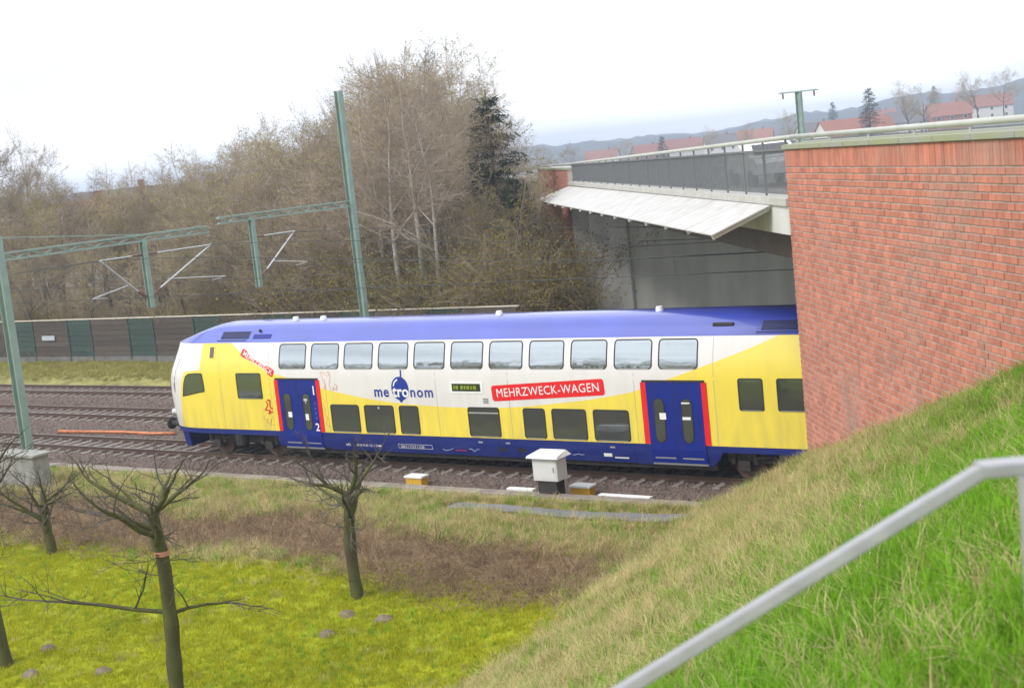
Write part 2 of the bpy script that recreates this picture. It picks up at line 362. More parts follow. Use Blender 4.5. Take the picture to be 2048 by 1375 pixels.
# ------------------------------------------------------------------ road bridge
BR = empty('road_bridge', W(20, 5, 0), 'road bridge over the railway with white canopy and dark railing', 'bridge')
mb = MB(); mb.boxst(-1.2, 42, .1, 11.5, 6.85, 7.28); mb.build('deck', M['greyconcrete'], BR)
mb = MB(); mb.boxst(SE + .01, 41.6, 0, .098, 6.77, 7.43); mb.build('fascia', M['lightconcrete'], BR)
mb = MB(); mb.boxst(SE + .01, 41.8, -.06, .42, 7.432, 7.60); mb.build('edge_beam', M['kerb'], BR)
mb = MB(); mb.boxst(-.5, 41.8, 11.0, 11.5, 7.29, 7.60); mb.build('edge_beam', M['kerb'], BR)
for t0 in (.55, 3.1, 5.7, 8.3, 10.4):
    mb = MB(); mb.boxst(.8, 41.2, t0, t0 + .45, 6.05, 6.848); mb.build('girder', M['girder'], BR)
# near and far abutments, with the pilaster on the far one
mb = MB(); mb.boxst(-1.4, -.35, .47, 11.5, -1, 6.84); mb.build('abutment', M['greyconcrete'], BR)
mb = MB(); mb.hexa([(-.35, 28.0, -1), (17, 28.0, -1), (17, 29.2, -1), (-.35, 29.2, -1)], [(-.35, 28.0, 6.84), (17, 28.0, 6.84), (17, 29.2, 6.84), (-.35, 29.2, 6.84)]); mb.build('abutment', M['greyconcrete'], BR)
mb = MB(); mb.box(.75, 2.9, 27.8, 27.998, -1, 5.9); mb.build('pilaster', M['lightconcrete'], BR)
# canopy of sheets over the wires
NP = 14
for i in range(NP):
    a0, a1 = i / NP, (i + 1) / NP; g = .03 / 40
    si = lambda a: 1.05 + a * 40.3
    so = lambda a: 1.0 + a * 44.2
    mb = MB(); a0 += g; a1 -= g; zi, zo = (lambda a: 7.42 - .03 * a), (lambda a: 6.88 - .14 * a)
    mb.hexa([W(si(a0), -.07, zi(a0) - .03), W(so(a0), -1.5, zo(a0) - .03), W(so(a1), -1.5, zo(a1) - .03), W(si(a1), -.07, zi(a1) - .03)],
            [W(si(a0), -.07, zi(a0)), W(so(a0), -1.5, zo(a0)), W(so(a1), -1.5, zo(a1)), W(si(a1), -.07, zi(a1))])
    mb.build('canopy_sheet', M['canopy'], BR)
for i in range(0, NP + 1):
    a = min(.996, max(.004, i / NP)); mb = MB(); mb.beam(W(si(a), -.065, 7.33 - .03 * a), W(so(a), -1.47, 6.79 - .14 * a), .05, .09); mb.build('canopy_bracket', M['greyconcrete'], BR)
# railing: bars, posts, rails, pale tube
def zt(s): return 8.70 - .0062 * max(s, 0)
mb = MB()
s = -.2
while s < 41: mb.beam(W(s, .16, 7.66), W(s, .16, zt(s)), .016, .024, up=(DV[0], DV[1], 0)); s += .10
o = mb.build('railing_bars', M['railblack'], BR); o['kind'] = 'stuff'
for k in range(21):
    s = .1 + 2.05 * k; mb = MB(); mb.beam(W(s, .16, 7.6), W(s, .16, 8.93 - .0105 * s), .045, .04, up=(DV[0], DV[1], 0)); mb.build('railing_post', M['railblack'], BR)
mb = MB(); mb.beam(W(SE + .06, .16, zt(0)), W(41.5, .16, zt(41.5)), .06, .05); mb.build('top_rail', M['railblack'], BR)
mb = MB(); mb.beam(W(SE + .02, .16, 7.69), W(41.5, .16, 7.66), .05, .04); mb.build('bottom_rail', M['railblack'], BR)
mb = MB(); mb.tube([W(SE - .05, .16, 8.96), W(41.5, .16, 8.51), W(54, .16, 8.4)], .055, 10); mb.build('tube_rail', M['tube'], BR, smooth=True)
mb = MB()
s = .2
while s < 41: mb.beam(W(s, 11.25, 7.6), W(s, 11.25, 8.5), .02, .02); s += .16
for z in (7.7, 8.5): mb.beam(W(-.1, 11.25, z), W(41.5, 11.25, z), .05, .05)
mb.build('far_railing', M['railblack'], BR)
# road over it
mb = MB(); mb.boxst(-40, 150, 2.2, 9.2, 7.29, 7.34); tag(mb.build('road', M['asphalt']), 'grey asphalt road running across the bridge', 'road', kind='structure')
mb = MB(); mb.boxst(-40, 150, .5, 2.2, 7.285, 7.46); mb.boxst(-40, 150, 9.2, 10.9, 7.285, 7.46); tag(mb.build('pavement', M['concrete']), 'pale raised pavements along both sides of the bridge road', 'pavement', kind='structure')
mb = MB()
for s in range(-36, 140, 6): mb.boxst(s, s + 3, 5.62, 5.76, 7.341, 7.345)
tag(mb.build('road_marking', M['whiteprint']), 'white dashed centre line on the bridge road', 'road marking', kind='structure')

# ------------------------------------------------------------------ brick wing wall: bricks one by one
random.seed(5)
BW = empty('brick_wall', W(-8, .2, 0), 'tall red brick wing wall under a pale coping at right', 'wall')
S0 = -17.2
mb = MB(); mb.boxst(S0, SE - .012, .006, .44, -1, 8.70); mb.build('wall_core', M['mortar'], BW)
def bmesh_brick(L, H):      # brick with a small chamfer round its face, in (along, out, up)
    mb = MB(); c = .006
    o = [(-L / 2, 0, -H / 2), (L / 2, 0, -H / 2), (L / 2, 0, H / 2), (-L / 2, 0, H / 2)]
    b = [(x, -.006, z) for x, _, z in o]
    f = [(-L / 2 + c, -.011, -H / 2 + c), (L / 2 - c, -.011, -H / 2 + c), (L / 2 - c, -.011, H / 2 - c), (-L / 2 + c, -.011, H / 2 - c)]
    return o, b, f
def brick_faces(mb, pts):
    n = len(mb.v); mb.v += pts
    for i in range(4):
        j = (i + 1) % 4; mb.f.append((n + i, n + j, n + 4 + j, n + 4 + i)); mb.m.append(0); mb.f.append((n + 4 + i, n + 4 + j, n + 8 + j, n + 8 + i)); mb.m.append(0)
    mb.f.append((n + 8, n + 9, n + 10, n + 11)); mb.m.append(0)
CH, BL = .128, .252
cand = []      # (s centre, z centre, length, height)
for r in range(70):
    z = 8.30 - CH * (r + .5)
    if z < -.3: break
    s = S0 + .1 + (BL / 2 if r % 2 else 0)
    while s < SE - .02:
        L = BL - .018; e = min(s + L, SE - .014)
        if e - s > .05:
            x, y, _ = W((s + e) / 2, 0, 0)
            if z > h_left(x, y) - .2: cand.append(((s + e) / 2, z, e - s, CH - .024))
        s += BL
k = 0; s = S0 + .1
while s < SE - .03:
    L = min(.115, SE - .014 - s)
    if L > .03: cand.append((s + L / 2, 8.31 + .19, L, .375))
    s += .126
cand.sort(key=lambda c: (0 if -13.1 < c[0] else 1, c[0] - .15 * (8 - c[1])))
cache = {}; mass = MB()
ry = math.atan2(-NV[1] * -1, 0)
rotz = math.atan2(-DV[1], -DV[0])      # the brick's along axis runs back towards the camera, its face looks out to -t
bl = wloc(BW)
for i, (s, z, L, H) in enumerate(cand):
    pr = random.uniform(-.004, .004)
    if i < 299:
        key = (round(L, 3), round(H, 3))
        if key not in cache:
            a, b, f = bmesh_brick(L, H); m_ = MB(); brick_faces(m_, [(x, y, zz) for x, y, zz in (a + b + f)]); cache[key] = m_.mesh('brick', M['brick'])
        p = Vector(W(s, pr, z)) - bl
        o = mesh_obj('brick', cache[key], BW, p); o.rotation_euler = (random.uniform(-.006, .006), 0, rotz)
    else:
        a, b, f = bmesh_brick(L, H); mass.mi = 0
        brick_faces(mass, [W(s + x, y + pr, z + zz) for x, y, zz in (a + b + f)])
def brickcolor(o):      # one colour per brick island (12 verts each)
    me = o.data; a = me.color_attributes.new('tone', 'FLOAT_COLOR', 'POINT'); vals = []
    for i in range(len(me.vertices) // 12):
        v = random.random(); vals += [v, v, v, 1] * 12
    a.data.foreach_set('color', vals)
def brickmat():
    m = M['brickmass']; nt = m.node_tree; b = nt.nodes['Principled BSDF']; src = b.inputs['Base Color'].links[0].from_socket
    at = nt.nodes.new('ShaderNodeAttribute'); at.attribute_name = 'tone'; mr = nt.nodes.new('ShaderNodeMapRange'); mr.inputs[3].default_value = .83; mr.inputs[4].default_value = 1.17
    hs = nt.nodes.new('ShaderNodeHueSaturation'); nt.links.new(at.outputs['Fac'], mr.inputs[0]); nt.links.new(mr.outputs[0], hs.inputs['Value']); nt.links.new(src, hs.inputs['Color']); nt.links.new(hs.outputs[0], b.inputs['Base Color'])
brickmat()
def stains(m):
    nt = m.node_tree; b = nt.nodes['Principled BSDF']; src = b.inputs['Base Color'].links[0].from_socket
    ge = nt.nodes.new('ShaderNodeNewGeometry'); nz = nt.nodes.new('ShaderNodeTexNoise'); nz.inputs['Scale'].default_value = .55; nz.inputs['Detail'].default_value = 9; nz.inputs['Roughness'].default_value = .65; nt.links.new(ge.outputs['Position'], nz.inputs['Vector'])
    mr = nt.nodes.new('ShaderNodeMapRange'); mr.inputs[1].default_value = .5; mr.inputs[2].default_value = .78; mr.inputs[3].default_value = 0; mr.inputs[4].default_value = .75; nt.links.new(nz.outputs[0], mr.inputs[0])
    mx = nt.nodes.new('ShaderNodeMix'); mx.data_type = 'RGBA'; mx.inputs[7].default_value = (.36, .27, .23, 1); nt.links.new(mr.outputs[0], mx.inputs[0]); nt.links.new(src, mx.inputs[6]); nt.links.new(mx.outputs[2], b.inputs['Base Color'])
def runoff(m):
    nt = m.node_tree; b = nt.nodes['Principled BSDF']; src = b.inputs['Base Color'].links[0].from_socket
    ge = nt.nodes.new('ShaderNodeNewGeometry'); mp = nt.nodes.new('ShaderNodeMapping'); mp.inputs['Scale'].default_value = (2.2, 2.2, .16); nt.links.new(ge.outputs['Position'], mp.inputs[0])
    nz = nt.nodes.new('ShaderNodeTexNoise'); nz.inputs['Scale'].default_value = 1.0; nz.inputs['Detail'].default_value = 6; nt.links.new(mp.outputs[0], nz.inputs['Vector'])
    mr = nt.nodes.new('ShaderNodeMapRange'); mr.inputs[1].default_value = .55; mr.inputs[2].default_value = .8; mr.inputs[4].default_value = .35; nt.links.new(nz.outputs[0], mr.inputs[0])
    mx = nt.nodes.new('ShaderNodeMix'); mx.data_type = 'RGBA'; mx.inputs[7].default_value = (.20, .12, .10, 1); nt.links.new(mr.outputs[0], mx.inputs[0]); nt.links.new(src, mx.inputs[6]); nt.links.new(mx.outputs[2], b.inputs['Base Color'])
for k_ in ('brick', 'brickmass', 'mortar'): stains(M[k_]); runoff(M[k_])
o = mass.build('brickwork', M['brickmass'], BW); o['kind'] = 'stuff'; brickcolor(o)
s = S0
while s < SE - .05:
    e = min(s + 1.55, SE + .05); mb = MB()
    mb.hexa([W(s, .50, 8.702), W(s, -.06, 8.702), W(e - .012, -.06, 8.702), W(e - .012, .50, 8.702)], [W(s, .50, 8.84), W(s, -.06, 8.80), W(e - .012, -.06, 8.80), W(e - .012, .50, 8.84)])
    mb.build('coping_stone', M['coping'], BW, bevel=.008); s = e
mb = MB(); mb.tube([W(S0, .16, 8.96), W(SE - .08, .16, 8.96)], .055, 10); mb.build('tube_rail', M['tube'], BW, smooth=True)
s = -.9
while s > S0:
    mb = MB(); mb.tube([W(s, .16, 8.80), W(s, .16, 8.93)], .022, 8); mb.build('rail_post', M['tube'], BW); s -= 2.4
# far wing wall
FWW = empty('brick_wall', W(47, .2, 0), 'far brick wing wall in shade beyond the white canopy', 'wall')
mb = MB(); mb.boxst(41.9, 58, .006, .44, -1, 8.2); mb.build('wall_core', M['mortar'], FWW)
mass = MB()
for r in range(72):
    z = 8.2 - CH * (r + .5)
    if z < -.5: break
    s = 41.95 + (BL / 2 if r % 2 else 0)
    while s < 57.9:
        x, y, _ = W(s, 0, 0)
        if z > h_left(x, y) - .2:
            a, b, f = bmesh_brick(BL - .012, CH - .024); pr = random.uniform(-.003, .003); brick_faces(mass, [W(s + xx, yy + pr, z + zz) for xx, yy, zz in (a + b + f)])
        s += BL
o = mass.build('brickwork', M['brickmass'], FWW); o['kind'] = 'stuff'; brickcolor(o)
mb = MB(); mb.boxst(41.85, 58.1, -.05, .5, 8.202, 8.30); mb.build('coping', M['coping'], FWW)

# ------------------------------------------------------------------ wall of boards behind the tracks
FY = 19.4
NB = empty('noise_barrier', (-20, FY, 0), 'long low barrier of brown and green boards behind the tracks', 'fence')
bay = []; x = 1.8; k = 0
while x > -66:
    w = 3.3 if k % 2 == 0 else 2.1; bay.append((x - w, x, k % 2)); x -= w; k += 1
rec = 0
for (a, b, g) in bay:
    n = 7 if rec < 290 else 0; meb = None
    for i in range(n):
        z0 = .30 + i * .305; mb = MB(); mb.box(a + .07, b - .07, FY - .04 + (.012 if i % 2 else 0), FY + .04, z0, z0 + .285)
        mb.build('board', M['green_board'] if g else M['brown_board'], NB); rec += 1
    mb = MB(); mb.box(a - .06, a + .06, FY - .07, FY + .07, -.2, 2.45); mb.build('post', M['green_board'], NB)
    mb = MB(); mb.box(a + .062, b - .062, FY - .055, FY + .05, -.1, .29); mb.build('plinth', M['plinth'], NB)
mb = MB(); mb.box(x, 1.86, FY - .08, FY + .08, 2.452, 2.50); mb.build('cap_rail', M['cream'], NB)
o = empty('sign', (-32.4, FY - .12, 1.42), 'small pale blue plate fixed low on the board barrier at left', 'sign')
mb = MB(); mb.box(-33.0, -31.8, FY - .125, FY - .10, 1.28, 1.56); mb.build('plate', M['plate'], o, bevel=.006)
mb = MB(); mb.box(-32.9, -32.85, FY - .10, FY - .045, 1.34, 1.5); mb.build('bracket', M['alu'], o)
mb = MB(); mb.box(-31.95, -31.9, FY - .10, FY - .045, 1.34, 1.5); mb.build('bracket', M['alu'], o)

# ------------------------------------------------------------------ the train
TL = 26.8; TY = 1.39
TRN = empty('train_carriage', (13.4, TY, 0), 'yellow, white and blue double-deck railway control car on the nearest track', 'train')
PROF = [(1.02, 0), (1.6, 0), (2.2, 0), (2.65, 0), (2.85, .006), (3.05, .022), (3.25, .052), (3.45, .095), (3.65, .15), (3.82, .205), (3.95, .255)]
def yoff(z):
    if z <= 1.02: return .10 * ((1.02 - z) / .6) ** 2 if z > .42 else .10
    for (z0, y0), (z1, y1) in zip(PROF, PROF[1:]):
        if z <= z1: return y0 + (y1 - y0) * (z - z0) / (z1 - z0)
    return PROF[-1][1]
def xfront(z): return -.52 + .16 * sm(2.0, 1.0, z) + .62 * sm(2.3, 4.05, z) ** 1.3
LN, PN = 2.15, 2.6
def nosew(s):                        # half width factor at distance s behind the front
    if s >= LN: return 1.0
    q = 1 - max(0, s) / LN
    return (1 - q ** PN) ** (1 / PN)
def side(X, z, off=0.0):             # point on the near side of the shell
    hw = (TY - yoff(z)) * nosew(X - xfront(z)); p = Vector((X, TY - hw, z))
    if off:
        e = .02; a = Vector((X + e, TY - (TY - yoff(z)) * nosew(X + e - xfront(z)), z)); b = Vector((X, TY - (TY - yoff(z + e)) * nosew(X - xfront(z + e)), z + e))
        n = (a - p).cross(b - p).normalized()
        if n.y > 0: n = -n
        p = p + n * off
    return p
SST = [0, .004, .015, .035, .065, .11, .17, .25, .36, .5, .7, .95, 1.25, 1.6, 1.85, LN, 2.35, 2.6] + [2.6 + (TL - 2.6) * i / 40 for i in range(1, 41)]
zs = [p[0] for p in PROF]
mb = MB(); cols = len(zs) * 2
def XS(s, z): return s + xfront(z) * (1 - sm(1.5, 4.0, s))
def wid(s): return nosew(s)
for s in SST:
    for z in zs:
        hw = (TY - yoff(z)) * wid(s); mb.v.append((XS(s, z), TY - hw, z))
    for z in reversed(zs):
        hw = (TY - yoff(z)) * wid(s); mb.v.append((XS(s, z), TY + hw, z))
for i in range(len(SST) - 1):
    for j in range(cols - 1):
        if j == len(zs) - 1: continue
        mb.f.append((i * cols + j, i * cols + j + 1, (i + 1) * cols + j + 1, (i + 1) * cols + j)); mb.m.append(0)
e = (len(SST) - 1) * cols; mb.f.append(tuple(e + j for j in range(cols))); mb.m.append(0)

def livery():
    m = mat('livery_paint', (.8, .8, .8), rough=.32, var=.0, coat=.5); nt = m.node_tree; b = nt.nodes['Principled BSDF']
    tc = nt.nodes.new('ShaderNodeTexCoord'); sp = nt.nodes.new('ShaderNodeSeparateXYZ'); nt.links.new(tc.outputs['Object'], sp.inputs[0])
    def math_(op, a, bb=None, clamp=False):
        n = nt.nodes.new('ShaderNodeMath'); n.operation = op; n.use_clamp = clamp
        for i, q in enumerate((a, bb)):
            if q is None: continue
            if isinstance(q, (int, float)): n.inputs[i].default_value = q
            else: nt.links.new(q, n.inputs[i])
        return n.outputs[0]
    def curve(src, pts, lo, hi, vlo, vhi):
        u = math_('DIVIDE', math_('SUBTRACT', src, lo), hi - lo, True)
        fc = nt.nodes.new('ShaderNodeFloatCurve'); c = fc.mapping.curves[0]
        P = [((x - lo) / (hi - lo), (v - vlo) / (vhi - vlo)) for x, v in pts]
        while len(c.points) < len(P): c.points.new(.5, .5)
        for q, (x, v) in zip(c.points, P): q.location = (x, v); q.handle_type = 'AUTO' if len(P) > 8 else 'VECTOR'
        fc.mapping.update(); nt.links.new(u, fc.inputs['Value'])
        return math_('ADD', math_('MULTIPLY', fc.outputs[0], vhi - vlo), vlo)
    X = math_('ADD', sp.outputs[0], 13.4); Z = sp.outputs[2]
    top = curve(X, LIV, 0, 27, 1, 5)
    left = curve(Z, [(1.0, .55), (2.1, .72), (2.6, .85), (2.98, 1.05), (3.06, 1.9), (3.95, 2.0)], 1, 4, 0, 4)
    below = math_('LESS_THAN', Z, top); right = math_('GREATER_THAN', X, left)
    y = math_('MULTIPLY', below, right)
    nz = nt.nodes.new('ShaderNodeTexNoise'); mp = nt.nodes.new('ShaderNodeMapping'); mp.inputs['Scale'].default_value = (1.6, 1, .35); nt.links.new(tc.outputs['Object'], mp.inputs[0]); nt.links.new(mp.outputs[0], nz.inputs['Vector'])
    nz.inputs['Scale'].default_value = 2.0; nz.inputs['Detail'].default_value = 7
    low = nt.nodes.new('ShaderNodeMapRange'); low.inputs[1].default_value = 2.4; low.inputs[2].default_value = 1.0; low.inputs[3].default_value = .14; low.inputs[4].default_value = .62; nt.links.new(Z, low.inputs[0])
    dirt = math_('MULTIPLY', math_('MULTIPLY', math_('SUBTRACT', nz.outputs[0], .42, True), 2.2, True), low.outputs[0], True)
    mx = nt.nodes.new('ShaderNodeMix'); mx.data_type = 'RGBA'; mx.inputs[6].default_value = (.72, .70, .69, 1); mx.inputs[7].default_value = (.84, .67, .085, 1); nt.links.new(y, mx.inputs[0])
    m2 = nt.nodes.new('ShaderNodeMix'); m2.data_type = 'RGBA'; m2.inputs[7].default_value = (.30, .25, .17, 1); nt.links.new(dirt, m2.inputs[0]); nt.links.new(mx.outputs[2], m2.inputs[6])
    nt.links.new(m2.outputs[2], b.inputs['Base Color']); return m
LIV = [(0, 4.9), (2.2, 4.6), (3.15, 4.1), (3.95, 3.60), (4.6, 3.27), (5.33, 2.98), (6.4, 2.72), (7.5, 2.47), (8.6, 2.28), (9.9, 2.10), (11.7, 1.97), (13.4, 1.93), (14.6, 1.95), (16.1, 2.06), (18.8, 2.41), (19.6, 2.62), (20.35, 2.86), (21.7, 3.30), (22.9, 3.72), (23.7, 4.05), (25.5, 4.8), (27, 4.9)]
M['livery'] = livery()
BODY = mb.build('body', M['livery'], TRN, smooth=True)
# roof
RP = [(.255, 3.952), (.30, 4.0), (.42, 4.15), (.55, 4.30), (.66, 4.40), (.80, 4.475), (.98, 4.525), (1.18, 4.553), (1.39, 4.56)]
mb = MB(); RPF = RP + [(2 * TY - y, z) for y, z in reversed(RP[:-1])]; nr = len(RPF)
RSL = SST
def rooft(s, y, z):
    g = sm(-.2, 2.7, s) ** .72; zz = 3.952 + (z - 3.952) * g
    return (XS(s, 3.95), TY + (y - TY) * wid(s), zz)
for s in RSL:
    for y, z in RPF: mb.v.append(rooft(s, y, z))
for i in range(len(RSL) - 1):
    for j in range(nr - 1): mb.f.append((i * nr + j, i * nr + j + 1, (i + 1) * nr + j + 1, (i + 1) * nr + j)); mb.m.append(0)
e = (len(RSL) - 1) * nr; mb.f.append(tuple(e + j for j in range(nr))); mb.m.append(0)
ROOF = mb.build('roof', M['roofblue'], TRN, smooth=True)
def roofpt(X, u, off=0):             # u 0..1 up the slanted near flank of the roof
    y = .31 + (.56 - .31) * u; z = 4.01 + (4.30 - 4.01) * u
    p = Vector(rooft(X - xfront(3.95) * (1 - sm(1.5, 4.0, X)), y, z)); return p + Vector((0, -.77, .64)) * off
def roofpatch(X0, X1, u0, u1, off0, off1, m_):
    m_.hexa([roofpt(X0, u0, off0), roofpt(X1, u0, off0), roofpt(X1, u1, off0), roofpt(X0, u1, off0)], [roofpt(X0, u0, off1), roofpt(X1, u0, off1), roofpt(X1, u1, off1), roofpt(X0, u1, off1)])
for X0, X1 in ((2.75, 4.15), (22.9, 24.4)):
    mb = MB(); roofpatch(X0, X1, .18, .98, -.01, .004, mb); gq = mb.build('roof_grille', M['roofblue'], TRN)
    for i in range(8):
        u = .2 + i * .097; mb = MB(); roofpatch(X0 + .03, X1 - .03, u, u + .05, .003, .02, mb); mb.build('slat', M['black'], gq)
    mb = MB(); roofpatch(X0 - .1, X1 - .1, .0, .05, .002, .02, mb); mb.build('gutter_strip', M['black'], TRN)
mb = MB(); roofpatch(4.32, 5.15, .18, .62, .0, .02, mb); mb.build('roof_hatch', M['blue'], TRN, bevel=.004)
mb = MB(); p = roofpt(4.55, .95, .0); mb.tube([p, p + Vector((0, -.05, .05))], .05, 10); mb.build('roof_vent', M['dark'], TRN)
mb = MB(); p = roofpt(21.8, .7, .0); mb.tube([p + Vector((-.3, 0, 0)), p + Vector((.3, 0, 0))], .06, 10); mb.build('roof_vent', M['dark'], TRN)
for X in (5.6, 6.85, 14.0, 19.5):
    mb = MB(); mb.tube([(X, 1.2, 4.54), (X, 1.2, 4.66)], [.12, .09], 12); mb.build('roof_antenna', M['whiteprint'], TRN)

# windows follow the shell
def rr(X0, X1, z0, z1, r, n=4):
    P = []
    for cx_, cz_, a0 in ((X1 - r, z1 - r, 0), (X0 + r, z1 - r, 90), (X0 + r, z0 + r, 180), (X1 - r, z0 + r, 270)):
        for i in range(n + 1):
            a = R(a0 + 90 * i / n); P.append((cx_ + r * math.cos(a), cz_ + r * math.sin(a)))
    # extra points along the vertical sides so that the frame follows the bend of the wall
    out = []
    for i, p in enumerate(P):
        q = P[(i + 1) % len(P)]; out.append(p)
        if abs(p[1] - q[1]) > .25:
            for k in range(1, 5): out.append((p[0] + (q[0] - p[0]) * k / 5, p[1] + (q[1] - p[1]) * k / 5))
    return out
def window(X0, X1, z0, z1, r, parent, glass='glass', fw=.035, base=.0, name='window', frame='black'):
    outer = rr(X0, X1, z0, z1, r); n = len(outer); cx_, cz_ = (X0 + X1) / 2, (z0 + z1) / 2
    inner = rr(X0 + fw, X1 - fw, z0 + fw, z1 - fw, max(.02, r - fw))
    mb = MB()
    for ring, off in ((outer, base - .01), (outer, base + .010), (inner, base + .012), (inner, base + .001)):
        mb.v += [tuple(side(x, z, off)) for x, z in ring]
    for k in range(3):
        for i in range(n):
            j = (i + 1) % n; mb.f.append((k * n + i, k * n + j, (k + 1) * n + j, (k + 1) * n + i)); mb.m.append(0)
    w = mb.build(name, M[frame], parent)
    rows = sorted(set(round(z, 4) for _, z in inner)); mb = MB(); nn = 0
    for z in rows:
        d = max(0, (z0 + fw + (r - fw)) - z, z - (z1 - fw - (r - fw))); rad = max(.0, r - fw); ins = rad - math.sqrt(max(0, rad * rad - d * d))
        mb.v += [tuple(side(X0 + fw - .004 + ins, z, base + .004)), tuple(side(X1 - fw + .004 - ins, z, base + .004))]
    for i in range(len(rows) - 1): mb.f.append((2 * i, 2 * i + 1, 2 * i + 3, 2 * i + 2)); mb.m.append(0)
    pane = mb.build('pane', M[glass], w, smooth=True)
    # bright lower sill strip
    mb = MB(); mb.v += [tuple(side(x, z, base + .013)) for x, z in ((X0 + r, z0 + .008), (X1 - r, z0 + .008), (X1 - r, z0 + .024), (X0 + r, z0 + .024))]; mb.f.append((0, 1, 2, 3)); mb.m.append(0)
    mb.build('sill_strip', M['alu'], w)
    return w
UW = [(5.68, 6.89), (7.11, 8.32), (8.54, 9.75), (9.97, 11.18), (11.40, 12.61), (12.83, 14.04), (14.26, 15.47), (15.69, 16.90), (17.12, 18.33), (18.55, 19.76), (19.95, 21.16)]
for a, b in UW: window(a, b, 3.09, 3.90, .12, TRN)
for i, (a, b) in enumerate(((7.80, 9.02), (9.23, 10.45), (10.66, 11.44), (13.33, 14.50), (15.34, 16.12), (16.34, 17.52), (17.74, 18.92))):
    w = window(a, b, 1.055, 1.955, .09, TRN, glass='glassdark')
    if i == 3:
        mb = MB(); mb.v += [tuple(side(x, z, .011)) for x, z in ((a + .04, 1.76), (b - .04, 1.76), (b - .04, 1.80), (a + .04, 1.80))]; mb.f.append((0, 1, 2, 3)); mb.m.append(0); mb.build('transom', M['alu'], w)
    if i == 1:
        mb = MB(); mb.v += [tuple(side(x, z, .011)) for x, z in (((a + b) / 2 - .03, 1.83), ((a + b) / 2 + .03, 1.83), ((a + b) / 2 + .03, 1.91), ((a + b) / 2 - .03, 1.91))]; mb.f.append((0, 1, 2, 3)); mb.m.append(0); mb.build('latch', M['alu'], w)
window(3.64, 4.82, 2.08, 2.96, .07, TRN, glass='glassdark')
window(22.3, 23.02, 1.99, 2.86, .07, TRN, glass='glassdark')
window(23.4, 24.6, 1.99, 2.86, .07, TRN, glass='glassdark')
# cab side window: a trapezium with a sloping lower edge
def poly_panel(pts, off, name, m_, parent, th=.0):
    mb = MB(); c = sum((Vector((x, 0, z)) for x, z in pts), Vector()) / len(pts)
    ring = [tuple(side(x, z, off)) for x, z in pts]; mb.v += ring + [tuple(side(c.x, c.z, off))]; n = len(pts)
    for i in range(n): mb.f.append((i, (i + 1) % n, n)); mb.m.append(0)
    if th:
        mb.v += [tuple(side(x, z, off - th)) for x, z in pts]
        for i in range(n): j = (i + 1) % n; mb.f.append((i, n + 1 + i, n + 1 + j, j)); mb.m.append(0)
    return mb.build(name, m_, parent)
cwp = [(.86, 2.12), (1.2, 2.17), (1.6, 2.24), (2.04, 2.31), (2.04, 2.6), (2.0, 2.90), (1.95, 2.95), (1.6, 2.95), (1.3, 2.93), (1.12, 2.84), (1.0, 2.62), (.92, 2.38)]
w = poly_panel(cwp, .010, 'cab_window', M['black'], TRN, .02)
cx_, cz_ = 1.55, 2.55
poly_panel([(cx_ + (x - cx_) * .92, cz_ + (z - cz_) * .91) for x, z in cwp], .014, 'pane', M['glassdark'], w)
mb = MB(); mb.hexa([side(2.32, 3.42, .001), side(2.66, 3.42, .001), side(2.66, 3.42, .02), side(2.32, 3.42, .02)], [side(2.32, 3.86, .001), side(2.66, 3.86, .001), side(2.66, 3.86, .02), side(2.32, 3.86, .02)]); v = mb.build('side_vent', M['livery'], TRN)
mb = MB(); mb.quad(side(2.40, 3.46, .022), side(2.60, 3.46, .022), side(2.60, 3.82, .022), side(2.40, 3.82, .022)); mb.build('vent_opening', M['girder'], v)
# windscreen, lamps, buffers on the front
mb = MB()
zz_ = [2.25, 2.5, 2.75, 3.0, 3.25, 3.45]
for z in zz_:
    for q in (-1.0, -.8, -.5, 0, .5, .8, 1.0):
        hw = .9 * (TY - yoff(z)); s_ = LN * (1 - (1 - abs(q * .9) ** PN) ** (1 / PN)); mb.v.append((XS(s_, z) - .012, TY + q * hw, z))
for i in range(len(zz_) - 1):
    for j in range(6): mb.f.append((i * 7 + j + 1, i * 7 + j, i * 7 + 7 + j, i * 7 + 8 + j)); mb.m.append(0)
mb.build('windscreen', M['glassdark'], TRN, smooth=True)
for sy in (-1, 1):
    mb = MB(); mb.tube([(.0, TY + sy * .85, 1.45), (-.28, TY + sy * .85, 1.45)], .13, 14); mb.build('headlamp', M['alu'], TRN)
    bf = MB(); bf.tube([(.3, TY + sy * .875, 1.04), (-.42, TY + sy * .875, 1.04)], .10, 12); bq = bf.build('buffer', M['dark'], TRN)
    bf = MB(); bf.tube([(-.42, TY + sy * .875, 1.04), (-.49, TY + sy * .875, 1.04)], .21, 16); bf.build('buffer_plate', M['dark'], bq)
mb = MB(); mb.tube([(.3, TY, .95), (-.5, TY, .95)], .09, 8); mb.box(-.62, -.45, TY - .12, TY + .12, .7, 1.1); mb.build('coupling', M['dark'], TRN)
